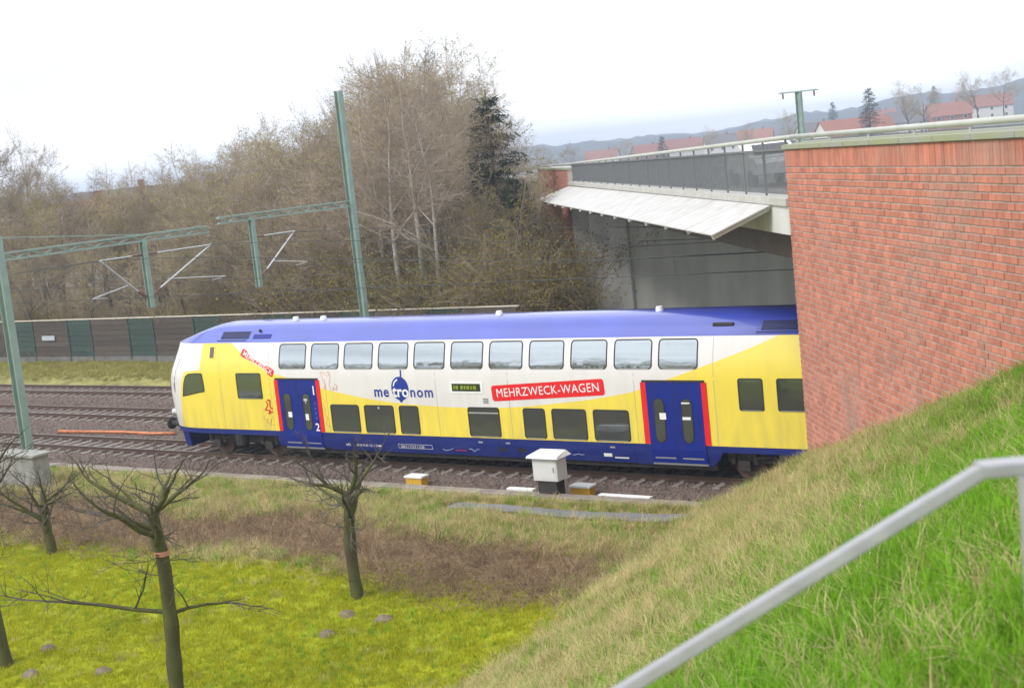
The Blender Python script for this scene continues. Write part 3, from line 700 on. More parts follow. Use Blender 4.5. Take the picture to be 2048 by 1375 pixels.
# skirt
def skirt(X0, X1, z0, name, slant=0.0, slant0=0.0):
    zz = [z0, z0 + (1.018 - z0) * .35, z0 + (1.018 - z0) * .7, 1.018]; n = len(zz)
    for sgn in (-1, 1):
        mb = MB()
        for i in range(9):
            for z in zz:
                f = (1.018 - z) / .6; x0 = X0 - slant0 * f; x1 = X1 + slant * f; X = x0 + (x1 - x0) * i / 8; y = side(max(X, .05), max(z, 1.02)).y + yoff(z) + .012; mb.v.append((X, y if sgn < 0 else 2 * TY - y, z))
        for i in range(8):
            for j in range(n - 1): mb.f.append((i * n + j, (i + 1) * n + j, (i + 1) * n + j + 1, i * n + j + 1)); mb.m.append(0)
        mb.build(name, M['skirt'], TRN, smooth=True)
skirt(.05, 5.25, .84, 'skirt'); skirt(5.25, 7.55, .5, 'skirt', slant0=.0)
x = 7.56
for wl in (2.25, 2.25, 2.3, 2.25, 2.4): skirt(x, x + wl - .012, .44, 'skirt'); x += wl
skirt(x, 21.3, .42, 'skirt'); skirt(21.31, 26.6, .84, 'skirt')
mb = MB(); mb.quad((21.31, side(21.31, 1.02).y + .013, .845), (21.31, side(21.31, 1.02).y + .1, .42), (21.55, side(21.31, 1.02).y + .06, .6), (21.7, side(21.31, 1.02).y + .013, .845)); mb.build('skirt', M['skirt'], TRN)
mb = MB(); mb.box(5.3, 21.4, .2, 2 * TY - .2, .30, 1.0); mb.box(.2, 5.3, .45, 2 * TY - .35, .80, 1.05); mb.box(21.4, 26.7, .2, 2 * TY - .2, .86, 1.05); mb.build('underframe_light_block', M['dark'], TRN)  # plain dark boxes added inside the skirts to block light under the floor
mb = MB(); mb.hexa([(.1, .6, .22), (.1, 2.18, .22), (.35, 2.18, .22), (.35, .6, .22)], [(-.05, .55, .98), (-.05, 2.23, .98), (.3, 2.23, .98), (.3, .55, .98)]); mb.build('snow_plough', M['skirt'], TRN)
# bogies
for X in (3.35, 23.45):
    mb = MB()
    for y in (.32, 2 * TY - .42): mb.box(X - 1.75, X + 1.75, y, y + .12, .52, .78)
    mb.box(X - .35, X + .35, .3, 2 * TY - .3, .5, .74); bg_ = mb.build('bogie', M['dark'], TRN)
    for dx in (-1.25, 1.25):
        for yy in (TY - .75, TY + .75):
            mb = MB(); mb.tube([(X + dx, yy - .07, .46), (X + dx, yy + .06, .46)], .46, 28); mb.build('wheel', M['rust'], bg_)
        for y0 in (.20, 2 * TY - .44):
            mb = MB(); mb.box(X + dx - .17, X + dx + .17, y0, y0 + .22, .33, .6); mb.build('axle_box', M['dark'], bg_)
        for d2 in (-.33, .33):
            mb = MB(); mb.tube([(X + dx + d2, .3, .5), (X + dx + d2, .3, .80)], .085, 10); mb.build('spring', M['dark'], bg_)
    mb = MB(); mb.tube([(X, .22, .45), (X, .22, .85)], .22, 16); mb.build('air_spring', M['black'], bg_)
    mb = MB(); mb.tube([(X - .9, .24, .66), (X + .2, .24, .78)], .045, 8); mb.build('damper', M['dark'], bg_)

# doors
def panel(X0, X1, z0, z1, off, name, m_, parent, th=.03, rows=6):
    zz = [z0 + (z1 - z0) * i / rows for i in range(rows + 1)]; mb = MB()
    def P(x, z, o_):
        if z >= 1.02: return tuple(side(x, z, o_))
        q = side(x, 1.02, o_); return (q.x, q.y + yoff(z), z)
    for z in zz: mb.v += [P(X0, z, off - th), P(X0, z, off), P(X1, z, off), P(X1, z, off - th)]
    for i in range(rows):
        for j in range(3): mb.f.append((4 * i + j, 4 * i + j + 1, 4 * i + 5 + j, 4 * i + 4 + j)); mb.m.append(0)
    mb.f.append((4 * rows, 4 * rows + 1, 4 * rows + 2, 4 * rows + 3)); mb.m.append(0)
    return mb.build(name, m_, parent)
for X0 in (5.42, 19.36):
    X1 = X0 + 2.03
    for a in (X0, X1 - .17): panel(a, a + .17, 1.03, 2.74, .014, 'door_stripe', M['red'], TRN)
    panel(X0 + .06, X1 - .06, 2.745, 2.80, .03, 'door_header', M['dark'], TRN, rows=1)
    for k, (a, b) in enumerate(((X0 + .172, X0 + 1.008), (X0 + 1.022, X1 - .172))):
        d = panel(a, b, .50, 2.742, .020, 'door', M['blue'], TRN)
        c = (a + b) / 2 - .06
        window(c - .17, c + .17, 1.08, 2.30, .165, d, glass='glassdark', fw=.02, base=.022, name='door_window')
        panel(a + .1, b - .1, .62, .66, .024, 'kick_strip', M['alu'], d, rows=1, th=.006)
    panel(X0 + 1.006, X0 + 1.024, .5, 2.74, .023, 'door_seal', M['black'], TRN, th=.01)
    panel(X0 + .17, X1 - .17, .44, .49, .03, 'door_step', M['alu'], TRN, rows=1)

# seams between the shell panels
seam = mat('panel_seam', (.30, .29, .25), rough=.8)
for X in (2.85, 5.2, 7.68, 12.2, 14.9, 19.15, 21.6, 25.1):
    mb = MB(); zz = [1.03, 1.6, 2.2, 2.7, 3.0] + ([3.2, 3.4, 3.6, 3.8, 3.94] if not any(a - .05 < X < b + .05 for a, b in UW) else [])
    for z in zz: mb.v += [tuple(side(X, z, .0025)), tuple(side(X + .012, z, .0025))]
    for i in range(len(zz) - 1): mb.f.append((2 * i, 2 * i + 1, 2 * i + 3, 2 * i + 2)); mb.m.append(0)
    mb.build('panel_seam', seam, TRN)

# lettering and marks
def glyphs(body, size, bold, spacing, align='CENTER'):
    c = bpy.data.curves.new('lettering', 'FONT'); c.body = body; c.size = size; c.align_x = align; c.offset = bold; c.space_character = spacing; c.resolution_u = 3
    o = bpy.data.objects.new('lettering', c); COL.objects.link(o); dg = bpy.context.evaluated_depsgraph_get(); dg.update()
    me = bpy.data.meshes.new_from_object(o.evaluated_get(dg)); bpy.data.objects.remove(o); bpy.data.curves.remove(c); return me
def text(body, X, z, size, m_, parent, rot=0, bold=0, align='CENTER', off=.012, spacing=1.0, name='lettering', sx=1.0):
    me = glyphs(body, size, bold, spacing, align); L = wloc(parent); ca, sa = math.cos(rot), math.sin(rot)
    for v in me.vertices:
        u, w = v.co.x * sx, v.co.y; v.co = side(X + u * ca + w * sa, z - u * sa + w * ca, off) - L
    me.materials.clear(); me.materials.append(m_); me.update(); return mesh_obj(name, me, parent)
def disc(X, z, rx, rz, off, name, m_, parent, n=32):
    return poly_panel([(X + rx * math.cos(2 * math.pi * i / n), z + rz * math.sin(2 * math.pi * i / n)) for i in range(n)], off, name, m_, parent)
lg = disc(10.80, 2.49, .345, .375, .006, 'balloon_emblem', M['blueflat'], TRN)
poly_panel([(10.72, 2.14), (10.88, 2.14), (10.84, 2.06), (10.76, 2.06)], .005, 'balloon_knot', M['blueflat'], lg)
poly_panel([(10.85, 2.84), (10.91, 2.84), (10.91, 3.07), (10.85, 3.07)], .006, 'balloon_string', M['blueflat'], lg)
hp_ = [(10.80 + .285 * math.cos(R(a)), 2.49 + .315 * math.sin(R(a))) for a in range(105, 166, 10)] + [(10.80 + .245 * math.cos(R(a)), 2.49 + .27 * math.sin(R(a))) for a in range(165, 104, -10)]
poly_panel(hp_, .008, 'balloon_gleam', M['whiteprint'], lg)
text('me', 10.03, 2.235, .47, M['blueflat'], TRN, bold=.008, spacing=1.12); text('tro', 10.82, 2.235, .50, M['whiteprint'], TRN, bold=.011, spacing=1.0, off=.014); text('nom', 11.64, 2.235, .47, M['blueflat'], TRN, bold=.006, spacing=1.15)
def banner(c0, c1, h, r=.08):        # slanted red plate between two centre points (X,z)
    dx, dz = c1[0] - c0[0], c1[1] - c0[1]; L = math.hypot(dx, dz); ux, uz = dx / L, dz / L; pts = []
    for x, z in rr(0, L, -h / 2, h / 2, r): pts.append((c0[0] + ux * x - uz * z, c0[1] + uz * x + ux * z))
    return pts, math.atan2(dz, dx), L
pts, an, L = banner((14.30, 2.37), (18.2, 2.60), .47, .09)
bn = poly_panel(pts, .006, 'red_banner', M['red'], TRN); text('MEHRZWECK-WAGEN', 16.26, 2.37, .36, M['whiteprint'], bn, rot=-an, bold=.0, spacing=1.06, sx=.94)
pts, an, L = banner((3.93, 3.66), (5.42, 2.93), .26, .05)
bn = poly_panel(pts, .007, 'red_banner', M['red'], TRN); text('MEHRZWECK', 4.66, 3.225, .235, M['whiteprint'], bn, rot=-an, bold=.003, spacing=1.06, off=.012)
# destination display
mb = MB(); dp = poly_panel(rr(12.76, 13.98, 2.37, 2.72, .03), .012, 'destination_display', M['whiteprint'], TRN, .01)
scr = poly_panel([(12.84, 2.43), (13.90, 2.43), (13.90, 2.66), (12.84, 2.66)], .016, 'display_screen', mat('display_dark', (.03, .04, .012), rough=.2), dp)
ledm = mat('display_green', (.20, .26, .03), rough=.5)
for i, (a, w_) in enumerate(((12.90, .05), (12.98, .10), (13.16, .10), (13.29, .07), (13.39, .11), (13.53, .07), (13.63, .12))):
    poly_panel([(a, 2.49), (a + w_, 2.49), (a + w_, 2.60), (a, 2.60)], .018, 'display_character', ledm, dp)
gm = M['dark']
for i in range(3): poly_panel([(13.95, 2.08 + .055 * i), (14.15, 2.08 + .055 * i), (14.15, 2.105 + .055 * i), (13.95, 2.105 + .055 * i)], .008, 'speaker_slot', gm, TRN)
# class numbers, wifi mark, small notices on the doors
text('1', 7.17, 2.26, .42, M['whiteprint'], TRN, bold=.006, off=.03); text('2', 7.17, 1.07, .36, M['whiteprint'], TRN, bold=.006, off=.03)
for i in range(4): text('<', 7.17, 1.92 - .16 * i, .15, mat('pale_blue_print', (.15, .25, .6), rough=.5), TRN, off=.03)
for k, r_ in enumerate((.05, .09, .13)):
    pts = [(6.77 + r_ * math.cos(R(a)), 2.0 + r_ * math.sin(R(a))) for a in range(45, 136, 15)] + [(6.77 + (r_ - .022) * math.cos(R(a)), 2.0 + (r_ - .022) * math.sin(R(a))) for a in range(135, 44, -15)]
    poly_panel(pts, .034, 'wifi_mark', M['whiteprint'], TRN)
disc(6.77, 1.985, .018, .018, .034, 'wifi_mark', M['whiteprint'], TRN, 10)
for (a, b, c_, d_) in ((5.93, 6.10, 1.50, 1.68), (6.70, 6.84, 1.42, 1.62), (19.9, 20.1, 1.72, 1.90), (20.6, 20.85, 1.72, 1.80)):
    poly_panel([(a, c_), (b, c_), (b, d_), (a, d_)], .036, 'notice', M['whiteprint'], TRN)
poly_panel([(a, 2.16), (b, 2.16), (b, 2.2), (a, 2.2)], .036, 'notice', M['whiteprint'], TRN)
# numbers on the skirt
def skirt_text(body, X, z, size):
    me = glyphs(body, size, .0012, 1.0, 'LEFT'); L = wloc(TRN)
    for v in me.vertices:
        q = side(X + v.co.x, 1.02); v.co = Vector((X + v.co.x, q.y + yoff(z + v.co.y) + .006, z + v.co.y)) - L
    me.materials.clear(); me.materials.append(M['whiteprint']); mesh_obj('lettering', me, TRN)
skirt_text('640', 8.25, .60, .13); skirt_text('50 80 86-81 133-1 D-ME', 8.68, .60, .105); skirt_text('100 5 1 7 2 7 1 2 50', 10.52, .61, .115)
def skirt_rect(X0, X1, z0, z1, m_, name='notice'):
    y = lambda X, z: side(X, 1.02).y + yoff(z) + .006
    mb = MB(); mb.quad((X0, y(X0, z0), z0), (X1, y(X1, z0), z0), (X1, y(X1, z1), z1), (X0, y(X0, z1), z1)); mb.build(name, m_, TRN)
for a, b, c_, d_ in ((10.45, 11.78, .59, .60), (10.45, 11.78, .72, .73), (10.44, 10.45, .59, .73), (11.78, 11.79, .59, .73)): skirt_rect(a, b, c_, d_, M['whiteprint'])
skirt_rect(17.95, 18.22, .60, .70, M['whiteprint']); skirt_rect(18.3, 18.75, .56, .60, M['whiteprint'])
for X in (13.6, 14.6, 18.2): skirt_rect(X, X + .16, .86, .91, M['alu'])
for X in (14.3, 15.0): skirt_rect(X, X + .3, .62, .74, M['black'], 'skirt_grille')
# graffiti scrawls
def scrawl(pts, m_, w=.012):
    mb = MB(); P = [side(x, z, .006) for x, z in pts]
    for a, b in zip(P, P[1:]): mb.beam(a, b, .004, w, up=(0, 0, 1)) if abs((b - a).z) < .7 * (b - a).length else mb.beam(a, b, w, .004, up=(0, -1, 0))
    mb.build('graffiti', m_, TRN)
rg = mat('red_spray', (.66, .03, .02), rough=.6); og = mat('faded_red_spray', (.72, .26, .17), rough=.6)
scrawl([(7.55, 3.0), (7.62, 2.75), (7.72, 2.5), (7.68, 2.42), (7.62, 2.5), (7.75, 2.62)], og); scrawl([(7.78, 2.98), (7.9, 3.02), (7.95, 2.85), (7.86, 2.6), (7.92, 2.42), (8.02, 2.4), (8.05, 2.52)], og); scrawl([(7.5, 2.95), (7.62, 3.02), (7.78, 2.86), (7.95, 2.95)], og, .008); scrawl([(8.0, 2.5), (8.16, 2.42), (8.2, 2.55), (8.1, 2.62)], rg)
scrawl([(4.92, 2.02), (5.02, 1.9), (4.86, 1.72), (5.1, 1.70), (5.0, 1.6), (5.2, 1.66)], rg, .05); scrawl([(5.0, 2.05), (5.12, 2.05), (5.1, 1.8), (5.22, 1.75)], rg, .06); scrawl([(4.72, 1.5), (4.8, 1.36), (4.95, 1.42), (4.85, 1.28), (5.05, 1.3), (5.12, 1.44), (5.0, 1.2), (5.2, 1.22)], og); scrawl([(4.75, 1.75), (4.9, 1.6), (5.1, 1.55), (5.2, 1.4)], og, .008)
scrawl([(7.5, 1.95), (7.58, 1.8), (7.52, 1.6), (7.62, 1.5), (7.55, 1.3), (7.66, 1.2), (7.7, 1.4), (7.62, 1.55)], og)
sg = mat('pale_spray', (.34, .40, .62), rough=.6)
for x0 in (12.2, 12.7, 13.2, 16.9):
    zq = .64; y = side(13, 1.02).y
    mb = MB(); pp = [Vector((x0 + .1 * i, y + yoff(.62) - .006, .58 + .08 * random.random())) for i in range(5)]
    for a, b in zip(pp, pp[1:]): mb.beam(a, b, .004, .014)
    mb.build('graffiti', sg if x0 != 12.7 else rg, TRN)

# ------------------------------------------------------------------ overhead line
def hmast(mb, x, y, z0, z1, w=.30, d=.28):
    for sx in (-1, 1): mb.box(x + sx * w / 2 - .012, x + sx * w / 2 + .012, y - d / 2, y + d / 2, z0, z1)
    mb.box(x - w / 2 + .013, x + w / 2 - .013, y - .01, y + .01, z0, z1)
PX = -4.1
def arm(mb, y0, y1, z):
    for zz in (z - .12, z + .12): mb.beam((PX, y0, zz), (PX, y1, zz), .16, .06)
    n = int(abs(y1 - y0) / .55)
    for i in range(n):
        a = y0 + (y1 - y0) * i / n; b = y0 + (y1 - y0) * (i + 1) / n; sg_ = 1 if i % 2 else -1
        mb.beam((PX, a, z - sg_ * .09), (PX, b, z + sg_ * .09), .10, .035)
def cantilever(parent, yp, yt, z_low, z_top):
    d = 1 if yt > yp else -1
    mb = MB(); mb.tube([(PX, yp + d * .14, z_low + .02), (PX, yp + d * .55, z_low + .28)], .045, 8); mb.build('insulator', M['insul'], parent)
    mb = MB(); mb.tube([(PX, yp + d * .14, z_top), (PX, yp + d * .6, z_top)], .045, 8); mb.build('insulator', M['insul'], parent)
    mb = MB(); mb.tube([(PX, yp + d * .55, z_low + .28), (PX, yt + d * .1, z_top - .02)], .035, 8); mb.build('strut_tube', M['alu'], parent)
    mb = MB(); mb.tube([(PX, yp + d * .6, z_top), (PX, yt + d * .15, z_top)], .028, 8); mb.build('stay_tube', M['alu'], parent)
    mb = MB(); mb.tube([(PX, yp + d * 1.0, z_low + .58), (PX, yt + d * .7, z_low + .3)], .022, 8); mb.tube([(PX, yt + d * .7, z_low + .3), (PX, yt, 5.53)], .014, 6); mb.build('steady_arm', M['alu'], parent)
mA = empty('catenary_mast', (PX, -3.0, 0), 'sage green mast at the left edge with an arm reaching over two tracks', 'catenary mast', 'catenary masts beside the tracks')
mb = MB(); hmast(mb, PX, -3.0, -.5, 8.3); mb.build('mast_post', M['teal'], mA)
mb = MB(); mb.box(PX - .4, PX + .4, -3.4, -2.6, -.6, .12); mb.build('footing', M['concrete'], mA)
mb = MB(); arm(mb, -2.84, 6.8, 7.58); mb.build('arm', M['teal'], mA)
mb = MB(); hmast(mb, PX, 3.4, 4.9, 7.45, .2, .2); mb.build('drop_post', M['teal'], mA)
cantilever(mA, 3.4, 6.7, 5.3, 6.95); cantilever(mA, 3.4, 1.39, 5.3, 6.95)
mb = MB(); mb.tube([(PX, -2.9, 8.25), (PX, 3.3, 7.72)], .02, 6); mb.build('stay_rod', M['teal'], mA)
mB = empty('catenary_mast', (PX, 15.6, 0), 'tall sage green mast behind the tracks with a shorter arm pointing left', 'catenary mast', 'catenary masts beside the tracks')
mb = MB(); hmast(mb, PX, 15.6, -.5, 12.9, .28, .28); mb.build('mast_post', M['teal'], mB)
mb = MB(); mb.box(PX - .4, PX + .4, 15.2, 16.0, -.6, .15); mb.build('footing', M['concrete'], mB)
mb = MB(); arm(mb, 15.42, 7.4, 7.86); mb.build('arm', M['teal'], mB)
mb = MB(); hmast(mb, PX, 9.25, 4.9, 7.73, .2, .2); mb.build('drop_post', M['teal'], mB)
cantilever(mB, 9.25, 11.6, 5.3, 7.0)
mC = empty('catenary_mast', W(22, 21, 0), 'mast beyond the road bridge, only its T shaped top showing', 'catenary mast', 'catenary masts beside the tracks')
# mast C stands on the sight line above the bridge railing
dirC = (FW + RT * ((1600 - 1024) / 2844) - UP * ((230 - 687.5) / 2844)); tC = 66 / 1.0
pC = CAMP + dirC * tC; mC.location = (pC.x, pC.y, 0)
mb = MB(); hmast(mb, pC.x, pC.y, -.5, 10.75, .24, .24); mb.build('mast_post', M['teal'], mC)
mb = MB(); mb.beam((pC.x - .75, pC.y - .5, 10.78), (pC.x + .75, pC.y + .5, 10.78), .12, .06); mb.build('crossbar', M['teal'], mC)
for q in (-1, 1):
    mb = MB(); mb.tube([(pC.x + q * .6, pC.y + q * .4, 10.75), (pC.x + q * .6, pC.y + q * .4, 10.5)], .04, 8); mb.build('insulator', M['insul'], mC)
for yc, lab in zip(TR, ('overhead wires above the train on the nearest track', 'overhead wires above the middle track', 'overhead wires above the farthest track by the barrier')):
    ow = empty('overhead_line', (0, yc, 5.5), lab, 'overhead wires', 'overhead wires of the three tracks')
    def zm(x):
        if x < PX: return 7.0 - 1.0 * math.sin(min(1, (PX - x) / 50) * math.pi)
        return 6.95 - .95 * sm(PX, 20, x)
    mb = MB(); mb.tube([(PX + d, yc, zm(PX + d)) for d in range(-56, 57, 2)], .011, 4); mb.build('messenger_wire', M['wire'], ow)
    mb = MB(); mb.tube([(-60, yc, 5.5), (52, yc, 5.5)], .011, 4); mb.build('contact_wire', M['wire'], ow)
    for d in range(-52, 52, 8):
        mb = MB(); mb.tube([(d, yc, 5.5), (d, yc, zm(d))], .006, 3); mb.build('dropper', M['wire'], ow)

# ------------------------------------------------------------------ railway bits beside the track
CB = empty('cabinet', (17.3, -1.75, 0), 'light grey lineside cabinet with overhanging lid below the train', 'cabinet')
mb = MB(); mb.box(16.90, 17.70, -2.0, -1.5, .36, 1.0); cbb = mb.build('cabinet_body', M['cabinet'], CB, bevel=.012)
mb = MB(); mb.box(16.95, 17.65, -2.008, -2.001, .42, .95); dq = mb.build('cabinet_door', M['cabinet'], CB); mb = MB(); mb.box(17.57, 17.60, -2.03, -2.009, .62, .76); mb.build('handle', M['alu'], dq)
mb = MB(); mb.hexa([(16.78, -2.12, 1.002), (17.82, -2.12, 1.002), (17.82, -1.38, 1.002), (16.78, -1.38, 1.002)], [(16.80, -2.1, 1.07), (17.80, -2.1, 1.07), (17.72, -1.5, 1.15), (16.88, -1.5, 1.15)]); mb.build('lid', M['cabinetlid'], CB, bevel=.008)
mb = MB(); mb.box(17.0, 17.6, -1.95, -1.55, -.4, .358); mb.build('base', M['dark'], CB)
CB2 = empty('cabinet', (-1.6, -5.0, 0), 'weathered grey cabinet among bare twigs at the left edge', 'cabinet')
mb = MB(); mb.box(-2.6, -.6, -5.3, -4.7, .1, 1.12); mb.build('cabinet_body', M['oldcabinet'], CB2, bevel=.015)
mb = MB(); mb.box(-2.7, -.5, -5.4, -4.6, 1.122, 1.2); mb.build('lid', M['oldcabinet'], CB2, bevel=.01)
for a in (-2.55, -1.58):
    mb = MB(); mb.box(a, a + .94, -5.312, -5.302, .18, 1.06); mb.build('cabinet_door', M['oldcabinet'], CB2)
mb = MB(); mb.box(-2.65, -.55, -5.35, -4.65, -.3, .099); mb.build('base', M['concrete'], CB2)
for i, (x, lab) in enumerate(((11.8, 'white block with yellow front beside the near rail, left of the cabinet'), (17.75, 'white block with yellow front just right of the grey cabinet'))):
    kb = empty('marker_block', (x, -.9, -.3), lab, 'marker block', 'white and yellow blocks beside the rail')
    mb = MB(); mb.box(x - .3, x + .3, -1.05, -.72, -.3, -.045); mb.build('block', M['yellowpaint'], kb, bevel=.01)
    mb = MB(); mb.box(x - .34, x + .34, -1.08, -.69, -.043, .02); mb.build('cap', M['whiteprint'], kb, bevel=.008)
for (x0, x1, lab, y) in ((15.6, 16.5, 'pale plank lying on the ballast left of the grey cabinet', -1.45), (18.7, 20.3, 'long pale plank lying on the ballast right of the grey cabinet', -1.55)):
    mb = MB(); mb.box(x0, x1, y - .10, y + .10, -.20, -.03); tag(mb.build('plank', M['whiteprint'], origin=((x0 + x1) / 2, y, -.20), bevel=.008), lab, 'plank', 'pale planks on the ballast')
# concrete cable trough with lids
CT = empty('cable_trough', (5, -2.0, -.2), 'concrete cable trough with lids along the near edge of the ballast', 'cable trough')
mb = MB(); mb.box(-20, 26, -2.24, -1.84, -.55, -.235); mb.build('trough', M['concrete'], CT)
lidm = MB(); lidm.box(-.245, .245, -.22, .22, 0, .06); lid = lidm.mesh('trough_lid', M['sleeper'])
random.seed(9)
for i in range(91):
    o = mesh_obj('trough_lid', lid, CT, (-19.7 + .5 * i - 5, -2.04 + 2.0 + random.uniform(-.012, .012), -.233 + .2 + random.uniform(0, .006))); o.rotation_euler = (random.uniform(-.015, .015), 0, random.uniform(-.02, .02))
CT.location.z += .165
# orange pipe between the tracks
mb = MB(); mb.tube([(-11.2, 3.55, -.22), (-9.4, 3.78, -.235), (-7.5, 3.9, -.225), (-5.6, 3.88, -.235), (-4.5, 4.02, -.22)], .062, 12); tag(mb.build('pipe', M['orange'], smooth=True, origin=(-8, 3.9, -.1)), 'orange plastic pipe lying on the ballast ahead of the train', 'pipe')

# ------------------------------------------------------------------ handrail in the foreground
HR = empty('handrail', (37.95, -29.6, 7.3), 'galvanised steel stair handrail slanting across the lower right corner', 'handrail')
a = Vector((37.93, -29.61, 8.265)); d = (Vector((36.97, -29.89, 7.655)) - a)
end = a + d * 3.2
mb = MB(); mb.beam(a - d.normalized() * .012, end, .084, .032); mb.build('rail', M['galv'], HR, bevel=.005)
mb = MB(); b2 = a + (RT + UP * .06) * .9 + Vector((.0, 0, 0)); b2 = Vector((a.x + .74, a.y + .5, a.z - .005)); mb.beam(a + Vector((-.012, -.008, .001)), b2, .084, .032); mb.build('rail', M['galv'], HR, bevel=.005)
for q in (Vector((38.03, -29.585, 0)), end - d.normalized() * .3):
    mb = MB(); zt_ = (8.25 if q.x > 37.9 else q.z - .02); mb.box(q.x - .017, q.x + .017, q.y - .017, q.y + .017, h_left(q.x, q.y) - .3, zt_); mb.build('post', M['galv'], HR)

# ------------------------------------------------------------------ car on the bridge road
def make_car(s, t, lab):
    c = empty('parked_car', W(s, t, 7.34), lab, 'car'); z0 = 7.34
    prof = [(-2.1, .45), (-2.12, .8), (-1.95, .95), (-1.3, 1.0), (-.6, 1.42), (.9, 1.45), (1.75, 1.05), (2.05, .95), (2.1, .5)]
    mb = MB(); n = len(prof)
    for w, k in ((-.85, 1), (.85, 1)):
        for x, z in prof: mb.v.append(W(s + x, t + w * (1 if z < 1.05 else .82), z0 + z))
    for i in range(n - 1): mb.f.append((i, i + 1, n + i + 1, n + i)); mb.m.append(0)
    mb.f.append(tuple(range(n))); mb.m.append(0); mb.f.append(tuple(range(2 * n - 1, n - 1, -1))); mb.m.append(0); mb.f.append((n - 1, 0, n, 2 * n - 1)); mb.m.append(0)
    mb.build('body', M['carpaint'], c)
    for (xa, za, xb, zb_) in ((-1.22, 1.04, -.66, 1.38), (.98, 1.40, 1.68, 1.09)):
        mb = MB(); e = .012; mb.quad(W(s + xa - e, t - .66, z0 + za + e), W(s + xa - e, t + .66, z0 + za + e), W(s + xb - e, t + .6, z0 + zb_ + e), W(s + xb - e, t - .6, z0 + zb_ + e)); mb.build('windscreen', M['darkglass'], c)
    for x in (-1.3, 1.3):
        for w in (-.78, .78):
            mb = MB(); mb.tube([W(s + x, t + w - .1, z0 + .31), W(s + x, t + w + .1, z0 + .31)], .31, 18); mb.build('wheel', M['black'], c)
    return c
make_car(15, 3.5, 'white car on the bridge road behind the railing')

# ------------------------------------------------------------------ houses
def house(px, dist, ybase_z, wid_, dep, hgt, roofh, lab, wallm, roofm, yaw, group='houses of the town beyond the bridge', nwin=3):
    dd = FW + RT * ((px - 1024) / 2844); dd.z = 0; dd.normalize(); P = CAMP + dd * dist
    hs_ = empty('house', (P.x, P.y, ybase_z), lab, 'house', group); ca, sa = math.cos(yaw), math.sin(yaw)
    def q(x, y, z): return (P.x + ca * x - sa * y, P.y + sa * x + ca * y, ybase_z + z)
    a, b = wid_ / 2, dep / 2; mb = MB()
    mb.hexa([q(-a, -b, -2), q(a, -b, -2), q(a, b, -2), q(-a, b, -2)], [q(-a, -b, hgt), q(a, -b, hgt), q(a, b, hgt), q(-a, b, hgt)])
    for sg_ in (-1, 1): mb.quad(q(sg_ * a, -b, hgt), q(sg_ * a, b, hgt), q(sg_ * a, 0, hgt + roofh))
    mb.build('wall', wallm, hs_)
    mb = MB(); ov = .4; k = roofh / b
    for sg_ in (-1, 1):
        mb.hexa([q(-a - ov, sg_ * (b + ov), hgt - ov * k), q(a + ov, sg_ * (b + ov), hgt - ov * k), q(a + ov, 0, hgt + roofh), q(-a - ov, 0, hgt + roofh)],
                [q(-a - ov, sg_ * (b + ov), hgt - ov * k + .2), q(a + ov, sg_ * (b + ov), hgt - ov * k + .2), q(a + ov, 0, hgt + roofh + .2), q(-a - ov, 0, hgt + roofh + .2)])
    rf = mb.build('roof', roofm, hs_)
    mb = MB(); mb.hexa([q(a * .4, -.4, hgt + roofh - .6), q(a * .4 + .7, -.4, hgt + roofh - .6), q(a * .4 + .7, .4, hgt + roofh - .6), q(a * .4, .4, hgt + roofh - .6)], [q(a * .4, -.4, hgt + roofh + 1), q(a * .4 + .7, -.4, hgt + roofh + 1), q(a * .4 + .7, .4, hgt + roofh + 1), q(a * .4, .4, hgt + roofh + 1)]); mb.build('chimney', M['brickhouse'], rf)
    for fl_ in range(max(1, int(hgt // 2.8))):
        for i in range(nwin):
            x = -a + wid_ * (i + .5) / nwin; z = .9 + 2.8 * fl_; e = .05
            mb = MB(); mb.hexa([q(x - .6, -b - e, z), q(x + .6, -b - e, z), q(x + .6, -b + e, z), q(x - .6, -b + e, z)], [q(x - .6, -b - e, z + 1.4), q(x + .6, -b - e, z + 1.4), q(x + .6, -b + e, z + 1.4), q(x - .6, -b + e, z + 1.4)]); w_ = mb.build('window', M['whiteframe'], hs_)
            mb = MB(); mb.quad(q(x - .5, -b - e - .01, z + .1), q(x + .5, -b - e - .01, z + .1), q(x + .5, -b - e - .01, z + 1.3), q(x - .5, -b - e - .01, z + 1.3)); mb.build('pane', M['darkglass'], w_)
    return hs_
random.seed(21)
fy = math.atan2(FW.y, FW.x) - math.pi / 2
